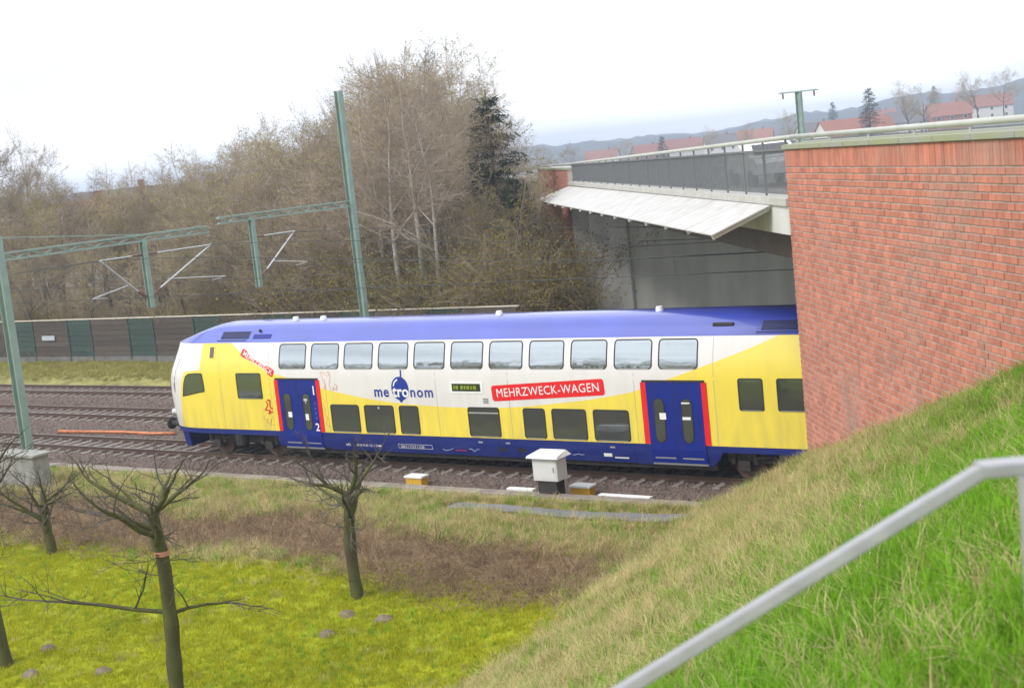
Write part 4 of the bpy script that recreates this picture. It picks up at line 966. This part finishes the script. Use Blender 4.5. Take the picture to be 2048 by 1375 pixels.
for i, (px, dist, z, w_, h_, rh, wm, rm, lab) in enumerate((
    (1240, 700, -2.0, 16, 5.5, 4.5, 'plaster', 'rooftile', 'far white house with red roof low over the bridge railing'),
    (1330, 650, -1.5, 13, 5.6, 4.2, 'brickhouse', 'rooftile', 'far brick house with red roof above the bridge railing'),
    (1400, 680, -1.0, 18, 5.5, 4.8, 'plaster', 'rooftile', 'wide white house with red roof left of the T shaped mast'),
    (1475, 600, -.6, 13, 5.6, 4.3, 'plaster', 'roofgrey', 'white house with grey roof left of the T shaped mast'),
    (1545, 640, 0.0, 15, 5.6, 4.4, 'brickhouse', 'rooftile', 'brick house with red roof just left of the T shaped mast'),
    (1665, 500, .4, 13, 5.5, 4.0, 'plaster', 'roofgrey', 'white house with grey roof right of the T shaped mast'),
    (1740, 420, .2, 22, 5.4, 4.2, 'plaster', 'rooftile', 'long white house with bright red roof above the brick wall'),
    (1840, 560, 1.2, 14, 5.6, 4.0, 'plaster', 'roofgrey', 'pale house with grey roof over the middle of the brick wall'),
    (1925, 560, 2.2, 15, 5.6, 4.4, 'brickhouse', 'rooftile', 'brick house with red roof over the brick wall toward the right edge'),
    (2010, 640, 4.0, 17, 5.6, 4.6, 'plaster', 'rooftile', 'white house with red roof at the right edge above the wall'),
    (1960, 700, 5.0, 13, 5.6, 4.2, 'plaster', 'roofgrey', 'small white house with grey roof on the rise near the right edge'),
    (1790, 720, 3.0, 15, 5.6, 4.4, 'brickhouse', 'rooftile', 'far brick house with red roof beside the dark conifer'))):
    house(px, dist, z, w_, 9, h_, rh, lab, M[wm], M[rm], fy + random.uniform(-.5, .5))
house(190, 150, .0, 10, 8, 6.6, 2.6, 'pale house with pinkish roof half hidden by bare trees at left', M['plaster'], M['rooftile'], fy + .35, group='houses behind the wood')
house(285, 172, .5, 10, 8, 6.6, 3.0, 'pale house standing deeper in the bare wood at left', M['plaster'], M['roofgrey'], fy + .2, group='houses behind the wood')

# ------------------------------------------------------------------ trees
def seg_mesh(name, segs, mats, leaves=None):
    V = []; F = []; MI = []
    for (p0, p1, r0, r1, m_) in segs:
        n = 11 if r0 > .08 else 6 if r0 > .03 else 3; d = p1 - p0
        if d.length < 1e-5: continue
        d.normalize(); a = d.orthogonal().normalized(); b = d.cross(a); k0 = len(V)
        for p, r in ((p0, r0), (p1, r1)):
            for k in range(n):
                w = 6.2832 * k / n; V.append(p + (a * math.cos(w) + b * math.sin(w)) * r)
        for k in range(n): F.append((k0 + k, k0 + (k + 1) % n, k0 + n + (k + 1) % n, k0 + n + k)); MI.append(m_)
    if leaves:
        for c, u, v, m_ in leaves:
            k0 = len(V); V += [c - u, c + v * .6, c + u, c - v * .6]; F.append((k0, k0 + 1, k0 + 2, k0 + 3)); MI.append(m_)
    me = bpy.data.meshes.new(name); me.from_pydata([tuple(v) for v in V], [], F)
    for m_ in mats: me.materials.append(m_)
    me.polygons.foreach_set('material_index', MI); me.polygons.foreach_set('use_smooth', [m_ == 0 for m_ in MI]); me.update(); return me

def rv(): 
    while True:
        v = Vector((random.uniform(-1, 1), random.uniform(-1, 1), random.uniform(-1, 1)))
        if .05 < v.length < 1: return v.normalized()

def grow(p, d, L, r, lvl, maxl, segs, tips, wob, up, fork):
    n = 4 if lvl == 0 else 3; q = p.copy(); dd = d.copy(); rc = r
    for i in range(n):
        dd = (dd + rv() * wob + Vector((0, 0, up))).normalized(); e = q + dd * (L / n); r1 = r * (1 - .42 * (i + 1) / n) if lvl < maxl else r * (1 - .7 * (i + 1) / n)
        segs.append((q.copy(), e.copy(), rc, max(r1, .0045), 0 if r > .03 else 1)); q = e; rc = max(r1, .0045)
        if lvl < maxl:
            for _ in range(fork[lvl] if (i > 0 or lvl > 0) else 0):
                nd = (dd + rv() * (.95 if lvl < 2 else 1.1)).normalized(); nd.z = nd.z * .8 + .12
                grow(q, nd.normalized(), L * random.uniform(.42, .66), max(.006, r1 * random.uniform(.4, .6)), lvl + 1, maxl, segs, tips, wob * 1.15, up, fork)
        else: tips.append((q.copy(), dd.copy()))
    if lvl < maxl: grow(q, dd, L * .55, max(.006, rc * .9), lvl + 1, maxl, segs, tips, wob * 1.1, up, fork)

def bare_tree(name, seed, H, r=.14, fork=(2, 2, 3, 2), maxl=4, up=.06, barkm='bark', twigm='twig', buds=0, budm='bud', budsize=.05, trunkfrac=.5, wob=.16):
    random.seed(seed); segs = []; tips = []; trunk = []
    q = Vector((0, 0, -.3)); d = Vector((random.uniform(-.06, .06), random.uniform(-.06, .06), 1)).normalized(); n = 7; rr_ = r
    for i in range(n):
        e = q + d * (H * .72 / n); r1 = r * (1 - .8 * (i + 1) / n); trunk.append((q.copy(), e.copy(), rr_, r1, 0)); q = e; rr_ = r1
        d = (d + rv() * .07 + Vector((0, 0, .05))).normalized()
        if (i + 1) / n > trunkfrac * .6:
            for _ in range(2):
                a = random.uniform(0, 6.28); nd = Vector((math.cos(a), math.sin(a), random.uniform(.35, 1.1))).normalized()
                grow(q, nd, H * random.uniform(.20, .30) * (1.15 - .5 * i / n), max(.02, r1 * .55), 1, maxl, segs, tips, wob, up, fork)
    grow(q, d, H * .2, rr_, 1, maxl, segs, tips, wob, up, fork)
    leaves = []
    if buds:
        for k in range(buds):
            c, dd = random.choice(tips); u = rv() * budsize * random.uniform(.6, 1.4); v = rv(); v = (v - u.normalized() * v.dot(u.normalized())) * u.length; leaves.append((c + rv() * .12, u, v, 2))
    tm = seg_mesh(name + '_trunk', trunk, [M[barkm]]); cm = seg_mesh(name + '_crown', segs, [M[barkm], M[twigm], M[budm]], leaves)
    return tm, cm

def place_tree(meshes, x, y, z, sc, rz, name, lab, cat, group, parts=('trunk', 'crown')):
    t = empty(name, (x, y, z), lab, cat, group); t.scale = sc if isinstance(sc, tuple) else (sc, sc, sc); t.rotation_euler = (0, 0, rz)
    for me, nm in zip(meshes, parts): mesh_obj(nm, me, t)
    return t

BT = [bare_tree('bare_tree', 101 + k, 11, r=.15, fork=(2, 2, 2, 2), maxl=4, buds=(1500, 2600, 1000, 3600)[k], budsize=.052) for k in range(4)]
BIRCH = [bare_tree('birch_tree', 301 + k, 14, r=.19, fork=(2, 2, 2, 2), maxl=4, up=-.01, barkm='birch', trunkfrac=.75, buds=300, budsize=.04, budm='olive') for k in range(2)]

def bush(name, seed, r, h, nleaf, lm, size, nst=26):
    random.seed(seed); segs = []; tips = []
    for k in range(nst):
        a = random.uniform(0, 6.28); p = Vector((math.cos(a) * r * .25, math.sin(a) * r * .25, -.2)); d = Vector((math.cos(a) * random.uniform(.1, .9), math.sin(a) * random.uniform(.1, .9), 1)).normalized()
        grow(p, d, h * random.uniform(.5, .8), .03, 1, 3, segs, tips, .22, .03, (2, 2, 2))
    leaves = []
    for k in range(nleaf):
        c, dd = random.choice(tips); u = rv() * size * random.uniform(.6, 1.5); v = rv(); v = (v - u.normalized() * v.dot(u.normalized())) * u.length; leaves.append((c + rv() * .22, u, v, 2))
    return (seg_mesh(name + '_stems', segs, [M['bark'], M['twig'], M[lm]]), seg_mesh(name + '_leaves', [], [M['bark'], M['twig'], M[lm]], leaves))
BUSH = [bush('budding_bush', 41, 1.5, 4.2, 6000, 'bud', .045), bush('olive_bush', 42, 1.6, 4.6, 6800, 'olive', .05), bush('green_bush', 43, 1.5, 3.6, 5600, 'greenleaf', .048)]

def conifer(seed, H, r):
    random.seed(seed); trunk = [(Vector((0, 0, -.3)), Vector((0, 0, H)), .16, .02, 0)]; segs = []; leaves = []
    z = H * .22
    while z < H - .3:
        k = (1 - (z - H * .22) / (H * .78)) ** .8; n = 7
        for i in range(n):
            a = random.uniform(0, 6.28); L = r * k * random.uniform(.6, 1.05) + .25; p = Vector((0, 0, z)); e = Vector((math.cos(a) * L, math.sin(a) * L, z - .12 * L + random.uniform(-.1, .25)))
            segs.append((p, e, .022, .008, 0))
            for m_ in range(int(10 + 18 * L)):
                f = random.uniform(.15, 1); c = p + (e - p) * f + rv() * .16; u = (rv() + (e - p).normalized() * .8 + Vector((0, 0, -.3))).normalized() * random.uniform(.12, .24); v = rv() * .05; leaves.append((c, u, v, 1))
        z += .42
    return seg_mesh('conifer_trunk', trunk, [M['bark']]), seg_mesh('conifer_crown', segs, [M['bark'], M['needle']], leaves)
CON = conifer(77, 11, 2.3)
def at_px(px, y):          # X on the line y = const seen above picture column px
    dd = FW + RT * ((px - 1024) / 2844) + UP * .05; t = (y - CAMP.y) / dd.y; return CAMP.x + dd.x * t

G = 'bare trees of the wood behind the barrier'
random.seed(3)
spots = []
for row, (y0, n, hh) in enumerate(((23.5, 20, .66), (27, 20, .86), (32, 20, 1.0), (38, 18, 1.0), (46, 18, 1.03), (56, 16, 1.06))):
    for i in range(n):
        px = -110 + (1150 + 110) * (i + random.uniform(.15, .85)) / n; y = y0 + random.uniform(-1.6, 1.6); spots.append((px, y, hh))
tree_rnd = random.Random(17)
def prof(px):               # height of the wood along the picture, in metres
    pts = [(-120, 12.2), (60, 11.4), (150, 10.2), (330, 10.2), (420, 11.2), (560, 12.0), (680, 12.6), (790, 14.5), (900, 13.8), (960, 11.6), (1040, 10.0), (1150, 7.5)]
    for (a, b), (c, d) in zip(pts, pts[1:]):
        if px <= c: return b + (d - b) * (px - a) / (c - a)
    return 7.5
ZONE = ((330, 'at the left edge'), (640, 'above the train nose'), (930, 'near the pale birches'), (2000, 'by the bridge end'))
def zone(px): return next(z for a, z in ZONE if px < a)
for (px, y, hh) in spots:
    x = at_px(px, y); s, t = ST(x, y)
    if t > -3.2: continue
    H = prof(px) * hh * tree_rnd.uniform(.82, 1.0); k = tree_rnd.randrange(4)
    z = h_left(x, y); sc = H / 11 * 1.04; row = 'front' if y < 29 else 'deep'
    lab = ('brown bare tree ', 'yellowish budding tree ')[k % 2] + ('in the front row of the wood ' if row == 'front' else 'deeper in the wood ') + zone(px)
    place_tree(BT[k], x, y, z, (sc * 1.15, sc * 1.15, sc), tree_rnd.uniform(0, 6.28), 'bare_tree', lab, 'tree', lab.replace('tree ', 'trees ', 1))
for i, (px, y, H) in enumerate(((800, 22.2, 14.2), (838, 22.6, 14.4), (880, 22.4, 12.6), (860, 25, 13.2), (770, 23.5, 12.4))):
    x = at_px(px, y); place_tree(BIRCH[i % 2], x, y, h_left(x, y), H / 14, tree_rnd.uniform(0, 6.28), 'birch_tree', 'tall pale-barked birch ' + ('second from the left of the front group', 'tallest, in the middle of the group', 'rightmost of the group near the conifers', 'standing behind the others of the group', 'leftmost of the group, nearest the tall mast')[i], 'tree', 'birches behind the barrier')
for i, (px, y, H) in enumerate(((10, 36, 15.2), (70, 40, 14.5), (-40, 33, 14.5))):
    x = at_px(px, y); place_tree(BT[(0, 2)[i % 2]], x, y, h_left(x, y), (H / 11 * .8, H / 11 * .8, H / 11), i * 2.1, 'bare_tree', 'tall thin bare tree above the others at the left edge', 'tree', 'tall thin trees at the left edge')
x = at_px(1008, 31); place_tree(CON, x, 31, h_left(x, 31), (1.5, 1.5, 12.6 / 11), .4, 'conifer_tree', 'dark evergreen conifer at the right end of the wood', 'tree', None)
for px, y, H, lab in ((1046, 27.5, 8.2, 'shorter dark evergreen between the tall conifer and the bridge'), (975, 29, 9.0, 'dark evergreen just left of the tall conifer by the bridge')):
    x = at_px(px, y); place_tree(CON, x, y, h_left(x, y), (H / 11 * 1.6, H / 11 * 1.6, H / 11), px, 'conifer_tree', lab, 'tree', None)
x = at_px(455, 38); place_tree(CON, x, 38, h_left(x, 38), (.75, .75, .72), 1.4, 'conifer_tree', 'low dark conifer among the bare trees behind the left mast', 'tree', None)
x = at_px(250, 34); place_tree(CON, x, 34, h_left(x, 34), (.8, .8, .6), 2.4, 'conifer_tree', 'dark conifer in front of the pale house at left', 'tree', None)
for i in range(46):
    px = tree_rnd.choice([tree_rnd.uniform(640, 1110), tree_rnd.uniform(640, 1110), tree_rnd.uniform(-60, 640)]); y = tree_rnd.uniform(21.6, 27.5); x = at_px(px, y); s, t = ST(x, y)
    if t > -2.2: continue
    k = tree_rnd.choice((0, 1, 1, 0, 2) if px > 640 else (1, 1, 0)); sc = tree_rnd.uniform(.75, 1.25) * (1.0 if px > 640 else .7)
    lab = ('bush with yellow-green buds ', 'olive brown bush ', 'greener bush ')[k] + 'behind the barrier ' + zone(px)
    place_tree(BUSH[k], x, y, h_left(x, y), sc, tree_rnd.uniform(0, 6.28), ('budding_bush', 'olive_bush', 'green_bush')[k], lab, 'bush', lab.replace('bush ', 'bushes ', 1), parts=('stems', 'leaves'))
for i, (px, y) in enumerate(((1075, 30), (1095, 31.5), (1060, 33), (1085, 34.5), (1045, 29))):
    x = at_px(px, y); place_tree(BUSH[(2, 1, 0, 1, 1)[i]], x, y, h_left(x, y), (1.0, 1.15, 1.3, 1.4, 1.1)[i], i, 'roadside_bush', 'bush on the bank beside the far brick wing wall', 'bush', 'bushes by the far wing wall', parts=('stems', 'leaves'))
# trees among the town
TOWN = ('standing tall in front of the long red roof', 'right of the long red roof, over the brick wall', 'second bare one right of the long red roof', 'just right of the T shaped mast', 'between the T shaped mast and the long red roof', 'before the red roof nearest the right edge', 'before the grey roof left of the T shaped mast', 'before the leftmost red roof over the railing', 'left of all the red roofs over the railing', 'above the far end of the canopy', 'rising behind the brick house near the right edge', 'at the right edge of the picture', 'between the two leftmost red roofs', 'just left of the T shaped mast', 'beside the far brick wing wall')
for i, (px, dist, z, H, kind) in enumerate(((1772, 380, 2, 15.5, 'c'), (1850, 420, 3, 16, 'b'), (1880, 430, 3, 14, 'b'), (1620, 430, 1, 13, 'b'), (1700, 600, 5, 13, 'c'), (1985, 430, 5, 15, 'b'), (1450, 480, 0, 12, 'b'), (1290, 500, -1, 12, 'b'), (1180, 420, -1, 12, 'b'), (1120, 300, -1, 11, 'b'), (1900, 600, 8, 12, 'c'), (2035, 470, 6, 14, 'b'), (1360, 450, -1, 12, 'c'), (1520, 450, 0, 12, 'b'), (1090, 260, -1, 10, 'b'))):
    dd = FW + RT * ((px - 1024) / 2844); dd.z = 0; dd.normalize(); P = CAMP + dd * dist
    lab = ('distant dark conifer ' if kind == 'c' else 'distant bare tree ') + TOWN[i]
    place_tree(CON if kind == 'c' else BT[i % 4], P.x, P.y, z, (H / 11 * 1.25, H / 11 * 1.25, H / 11), i * 1.3, 'conifer_tree' if kind == 'c' else 'bare_tree', lab, 'tree', 'distant conifers in the town' if kind == 'c' else 'distant bare trees in the town')

# small mossy trees in the foreground meadow
def orchard(seed, H, r, lean=0.0, branch=None):
    random.seed(seed); trunk = []; segs = []; tips = []; q = Vector((0, 0, -.3)); d = Vector((lean, 0, 1)).normalized(); rr_ = r * 1.55; n = 11
    for i in range(n):
        e = q + d * ((H + .3) / n); r1 = r * (1.05 - .35 * (i + 1) / n) * random.uniform(.9, 1.1); trunk.append((q.copy(), e.copy(), rr_, r1, 0)); q = e; rr_ = r1; d = (d + rv() * .07 + Vector((0, 0, .04))).normalized()
    for k in range(8):
        a = k * .82 + random.uniform(0, .5); nd = Vector((math.cos(a), math.sin(a), random.uniform(.25, 1.1))).normalized()
        grow(q - Vector((0, 0, random.uniform(0, .8) if k > 1 else 0)), nd, random.uniform(.7, 1.15), r * random.uniform(.28, .45), 1, 4, segs, tips, .22, .02, (1, 1, 1, 1))
    for k in range(5):
        a = random.uniform(0, 6.28); nd = Vector((math.cos(a), math.sin(a), random.uniform(-.1, .4))).normalized()
        grow(Vector((lean, 0, H * random.uniform(.35, .8))), nd, random.uniform(.4, .8), .012, 2, 4, segs, tips, .25, .0, (1, 1, 1, 1))
    if branch:
        for (z, a, L, rb) in branch: grow(Vector((lean * z * 1.1, 0, z)), Vector((math.cos(a), math.sin(a), .12)).normalized(), L, rb, 2, 4, segs, tips, .16, .0, (1, 1, 1, 2))
    return seg_mesh('orchard_trunk', trunk, [M['mossbark']]), seg_mesh('orchard_crown', segs, [M['mossbark'], M['bark']])
ra = math.atan2(RT.y, RT.x)
def onz(px, py, z):
    dd = FW + RT * ((px - 1024) / 2844) - UP * ((py - 687.5) / 2844); t = (z - CAMP.z) / dd.z; return CAMP + dd * t
for (px, py, H, r, seed, lean, br, lab) in ((716, 1200, 2.35, .15, 8, 0, None, 'small mossy tree standing between the meadow and the bramble strip, right of two others'),
        (352, 1400, 3.7, .15, 12, .07, [(1.75, ra + math.pi - .1, 1.9, .05), (1.7, ra + .2, 1.1, .04)], 'mossy tree in the meadow with a long low branch to its left'),
        (10, 1330, 3.4, .16, 15, 0, None, 'mossy tree trunk cut by the left edge of the picture'),
        (105, 1105, 1.4, .15, 18, 0, None, 'low bare tree by the bramble strip at left')):
    P = onz(px, py, 0); t = place_tree(orchard(seed, H, r, lean, br), P.x, P.y, h_left(P.x, P.y), 1, 0, 'orchard_tree', lab, 'tree', 'small mossy trees in the meadow')
    if px == 352:
        mb = MB(); b0 = 2.86; pts = []; tv = [v.co for v in next(c for c in t.children if c.name.startswith('trunk')).data.vertices if abs(v.co.z - b0) < .25]
        bc = sum(tv, Vector()) / len(tv); br_ = max((Vector((v.x, v.y, 0)) - Vector((bc.x, bc.y, 0))).length for v in tv) + .012
        for z in (b0, b0 + .09):
            for k in range(14): w = 2 * math.pi * k / 14; pts.append((bc.x + math.cos(w) * br_, bc.y + math.sin(w) * br_, z))
        mb.v = pts; mb.f = [(k, (k + 1) % 14, 14 + (k + 1) % 14, 14 + k) for k in range(14)]; mb.m = [0] * 14
        mesh_obj('paint_band', mb.mesh('paint_band', mat('faded_red_paint', (.55, .22, .18), rough=.7)), t)

MOLE = ('beside the right hand mossy tree', 'lowest of the three in its middle', 'farthest right of those in the meadow', 'near the left edge of the meadow', 'in the lower left corner of the picture', 'left of the trunk with the red band')
random.seed(33)
for (px, py), lab in zip(((694, 1232), (654, 1268), (769, 1242), (95, 1300), (62, 1346), (205, 1338)), MOLE):
    P = onz(px, py, 0); z0 = h_left(P.x, P.y); mb = MB(); n = 12; r0 = random.uniform(.15, .22)
    for k, (f, h) in enumerate(((1.25, -.06), (1, .02), (.7, .07), (.35, .10))):
        for i in range(n): w = 6.2832 * i / n; q = r0 * f * random.uniform(.85, 1.15); mb.v.append((P.x + math.cos(w) * q, P.y + math.sin(w) * q, z0 + h + random.uniform(-.015, .015)))
    for k in range(3):
        for i in range(n): mb.f.append((k * n + i, k * n + (i + 1) % n, (k + 1) * n + (i + 1) % n, (k + 1) * n + i)); mb.m.append(0)
    mb.f.append(tuple(3 * n + i for i in range(n))); mb.m.append(0)
    tag(mb.build('molehill', M['molesoil'], smooth=True, origin=(P.x, P.y, z0)), 'small brown molehill in the meadow, ' + lab, 'molehill', 'molehills in the meadow')

# trees on the near side, left of the picture: the train windows mirror them
tree_rnd2 = random.Random(4)
for i in range(16):
    x = -38 + 3.6 * i + tree_rnd2.uniform(-1.5, 1.5); y = -40 - 6 * (i % 3) + tree_rnd2.uniform(-2, 2)
    place_tree(BT[i % 4], x, y, h_left(x, y), tree_rnd2.uniform(1.0, 1.35), tree_rnd2.uniform(0, 6.28), 'bare_tree', 'bare tree mirrored in the windows of the train', 'tree', 'bare trees mirrored in the train windows')

# ------------------------------------------------------------------ scattered growth and stones (geometry nodes)
def tuft(seed, n, h, r, m_, w=.006, droop=.5, seg=3):
    random.seed(seed); mb = MB()
    for k in range(n):
        a = random.uniform(0, 6.28); q = r * math.sqrt(random.random()); p = Vector((math.cos(a) * q, math.sin(a) * q, -.01)); b = random.uniform(0, 6.28)
        L = h * random.uniform(.5, 1.15); dr = random.uniform(.15, 1) * droop; sd_ = Vector((-math.sin(b), math.cos(b), 0)) * w * random.uniform(.7, 1.3); n0 = len(mb.v)
        for i in range(seg + 1):
            f = i / seg; c = p + Vector((math.cos(b) * dr * L * f * f, math.sin(b) * dr * L * f * f, L * f * (1 - .35 * dr * f))); k_ = 1 - f * .85
            mb.v += [tuple(c - sd_ * k_), tuple(c + sd_ * k_)]
        for i in range(seg): mb.f.append((n0 + 2 * i, n0 + 2 * i + 1, n0 + 2 * i + 3, n0 + 2 * i + 2)); mb.m.append(0)
    return bpy.data.objects.new('tuft', mb.mesh('tuft', m_))
def twigs(seed, n, h, r, m_):
    random.seed(seed); segs = []
    for k in range(n):
        a = random.uniform(0, 6.28); q = r * math.sqrt(random.random()); p = Vector((math.cos(a) * q, math.sin(a) * q, -.03)); d = (rv() + Vector((0, 0, .7))).normalized(); L = h * random.uniform(.5, 1.3); rr_ = .008
        for i in range(4):
            e = p + d * L / 4; segs.append((p.copy(), e.copy(), rr_, rr_ * .8, 0)); p = e; rr_ *= .8; d = (d + rv() * .35 + Vector((0, 0, -.22))).normalized()
    return bpy.data.objects.new('twigs', seg_mesh('twigs', segs, [m_]))
def stone(seed):
    random.seed(seed); bm = bmesh.new(); bmesh.ops.create_icosphere(bm, subdivisions=1, radius=.04)
    for v in bm.verts: v.co *= random.uniform(.7, 1.25); v.co.z *= .75
    me = bpy.data.meshes.new('stone'); bm.to_mesh(me); bm.free(); me.materials.append(M['stone']); return bpy.data.objects.new('stone', me)
def coll(name, objs):
    c = bpy.data.collections.new(name)
    for o in objs: c.objects.link(o)
    return c
def scatter(name, label, cat, emitter, c, density, smin, smax, seed, mask=None, tilt=.25):
    ng = bpy.data.node_groups.new(name, 'GeometryNodeTree'); ng.interface.new_socket('Geometry', in_out='INPUT', socket_type='NodeSocketGeometry'); ng.interface.new_socket('Geometry', in_out='OUTPUT', socket_type='NodeSocketGeometry')
    N = ng.nodes; Lk = ng.links; gi = N.new('NodeGroupInput'); go = N.new('NodeGroupOutput')
    dp_ = N.new('GeometryNodeDistributePointsOnFaces'); Lk.new(gi.outputs[0], dp_.inputs['Mesh']); dp_.inputs['Seed'].default_value = seed; dp_.inputs['Density'].default_value = density
    at = N.new('GeometryNodeInputNamedAttribute'); at.data_type = 'FLOAT'; at.inputs['Name'].default_value = 'dens'
    ml = N.new('ShaderNodeMath'); ml.operation = 'MULTIPLY'; ml.inputs[1].default_value = density; Lk.new(at.outputs['Attribute'], ml.inputs[0]); dens = ml.outputs[0]
    if mask:
        nz = N.new('ShaderNodeTexNoise'); nz.inputs['Scale'].default_value = mask[0]; nz.inputs['Detail'].default_value = 3
        mr = N.new('ShaderNodeMapRange'); mr.inputs[1].default_value = mask[1]; mr.inputs[2].default_value = mask[2]; Lk.new(nz.outputs[0], mr.inputs[0])
        m2 = N.new('ShaderNodeMath'); m2.operation = 'MULTIPLY'; Lk.new(dens, m2.inputs[0]); Lk.new(mr.outputs[0], m2.inputs[1]); dens = m2.outputs[0]
    Lk.new(dens, dp_.inputs['Density'])
    ci = N.new('GeometryNodeCollectionInfo'); ci.inputs['Collection'].default_value = c; ci.inputs['Separate Children'].default_value = True; ci.inputs['Reset Children'].default_value = True
    ip = N.new('GeometryNodeInstanceOnPoints'); ip.inputs['Pick Instance'].default_value = True; Lk.new(dp_.outputs['Points'], ip.inputs['Points']); Lk.new(ci.outputs[0], ip.inputs['Instance'])
    rr1 = N.new('FunctionNodeRandomValue'); rr1.data_type = 'FLOAT_VECTOR'; rr1.inputs[0].default_value = (-tilt, -tilt, 0); rr1.inputs[1].default_value = (tilt, tilt, 6.283); Lk.new(rr1.outputs[0], ip.inputs['Rotation'])
    rs = N.new('FunctionNodeRandomValue'); rs.data_type = 'FLOAT'; rs.inputs[2].default_value = smin; rs.inputs[3].default_value = smax; rs.inputs['Seed'].default_value = seed + 5; Lk.new(rs.outputs[1], ip.inputs['Scale'])
    Lk.new(ip.outputs[0], go.inputs[0])
    md = emitter.modifiers.new('scatter', 'NODES'); md.node_group = ng; return tag(emitter, label, cat, kind='stuff')
def emitter(name, xs, ys, zf, df, keep=lambda x, y: True):
    mb = MB(); n = len(ys); D = []
    for x in xs:
        for y in ys: mb.v.append((x, y, zf(x, y))); D.append(df(x, y))
    for i in range(len(xs) - 1):
        for j in range(n - 1):
            idx = (i * n + j, (i + 1) * n + j, (i + 1) * n + j + 1, i * n + j + 1)
            if max(D[k] for k in idx) > .01 and keep((xs[i] + xs[i + 1]) / 2, (ys[j] + ys[j + 1]) / 2): mb.f.append(idx); mb.m.append(0)
    o = mb.build(name, M['ground']); a = o.data.attributes.new('dens', 'FLOAT', 'POINT'); a.data.foreach_set('value', D); return o
def seen(x, y):            # inside the camera's view, with a margin, and before the wing wall
    z = h_left(x, y); v = Vector((x, y, z)) - CAMP; d = v.dot(FW)
    if d < 1.2 or ST(x, y)[1] > -.03: return False
    u, w = v.dot(RT) / d * 2844, -v.dot(UP) / d * 2844
    return -1250 < u < 1250 and w < 900
def dist(x, y): return (Vector((x, y, h_left(x, y))) - CAMP).length
C_moss = coll('moss_tufts', [tuft(500 + k, 34, .085, .17, M['moss'], w=.007, droop=.8) for k in range(4)])
C_green = coll('green_tufts', [tuft(510 + k, 30, (.17, .22, .13, .26)[k], .13, M['green'], w=.0055, droop=.9) for k in range(4)])
C_dry = coll('dry_tufts', [tuft(520 + k, 26, (.2, .28, .16, .34)[k], .13, M['dry'], w=.0042, droop=1.1) for k in range(4)])
C_dull = coll('dull_tufts', [tuft(530 + k, 28, (.14, .2, .11, .16)[k], .15, M['dullgrass'], w=.006, droop=1.0) for k in range(4)])
C_bram = coll('bramble_twigs', [twigs(540 + k, 26, .5, .3, M['bramble']) for k in range(3)])
C_stone = coll('stones', [stone(550 + k) for k in range(6)])
xs, ys = steps(-6, 40.5, .5), steps(-33.5, -2.75, .5)
def slope_w(x, y): return 0.0 if (15.2 < x < 23.0 and -4.3 < y < -3.3) else (1 - meadow_w(x, y)) * (1 - bramble_w(x, y))
def nearfac(x, y): d = dist(x, y); return 1.0 if d > 14 else 1.0
scatter('meadow_grass', 'bright yellow-green mossy grass of the meadow at lower left', 'grass', emitter('meadow_grass', xs, ys, h_left, lambda x, y: meadow_w(x, y), seen), C_moss, 42, .7, 1.4, 1)
scatter('green_grass', 'fresh green grass on the embankment around the handrail', 'grass', emitter('green_grass', xs, ys, h_left, lambda x, y: slope_w(x, y) * (.24 + .76 * sm(29.5, 33.5, x)), seen), C_green, 90, .7, 1.35, 2, mask=(.5, .30, .55))
scatter('dry_grass', 'straw coloured dry grass on the embankment slope', 'grass', emitter('dry_grass', xs, ys, h_left, lambda x, y: slope_w(x, y) * (1.0 - .78 * sm(31, 35, x)), seen), C_dry, 85, .6, 1.2, 3, mask=(.7, .33, .55))
scatter('dull_grass', 'dull olive grass covering the slope and railway verge', 'grass', emitter('dull_grass', xs, ys, h_left, lambda x, y: slope_w(x, y) * (1.0 - .9 * sm(31.5, 35, x)), seen), C_dull, 48, .7, 1.3, 4)
scatter('dead_bramble', 'strip of dead brown bramble between meadow and railway', 'bramble', emitter('dead_bramble', xs, steps(-12.5, -4.5, .4), h_left, bramble_w, seen), C_bram, 10, .6, 1.2, 5, tilt=.5)
scatter('meadow_green', 'greener patches of grass in the mossy meadow', 'grass', emitter('meadow_green', xs, ys, h_left, lambda x, y: meadow_w(x, y), seen), C_green, 26, .35, .7, 11, mask=(.28, .40, .75))
scatter('meadow_straw', 'sparse dry stalks in the mossy meadow', 'grass', emitter('meadow_straw', xs, ys, h_left, lambda x, y: meadow_w(x, y), seen), C_dry, 5, .5, .9, 6, mask=(.35, .5, .65))
scatter('verge_grass', 'rough grass strip between the farthest track and the barrier', 'grass', emitter('verge_grass', steps(-44, 6, 1.0), steps(14.4, 19.2, .5), h_left, lambda x, y: 1), C_dull, 12, .9, 1.8, 7)
scatter('undergrowth', 'dead stalks and twigs along the foot of the wood', 'undergrowth', emitter('undergrowth', steps(-50, 0, 1.0), steps(19.8, 30, .6), h_left, lambda x, y: 1, lambda x, y: ST(x, y)[1] < -1), C_bram, 3.2, 1.2, 2.6, 8, tilt=.4)
scatter('ballast_stones', 'loose brown ballast stones between and beside the tracks', 'ballast', emitter('ballast_stones', steps(-30, 26, .8), steps(-1.8, 13.9, .2), lambda x, y: bz(x, y) - .004, lambda x, y: 1), C_stone, 75, .7, 1.35, 9, tilt=3)
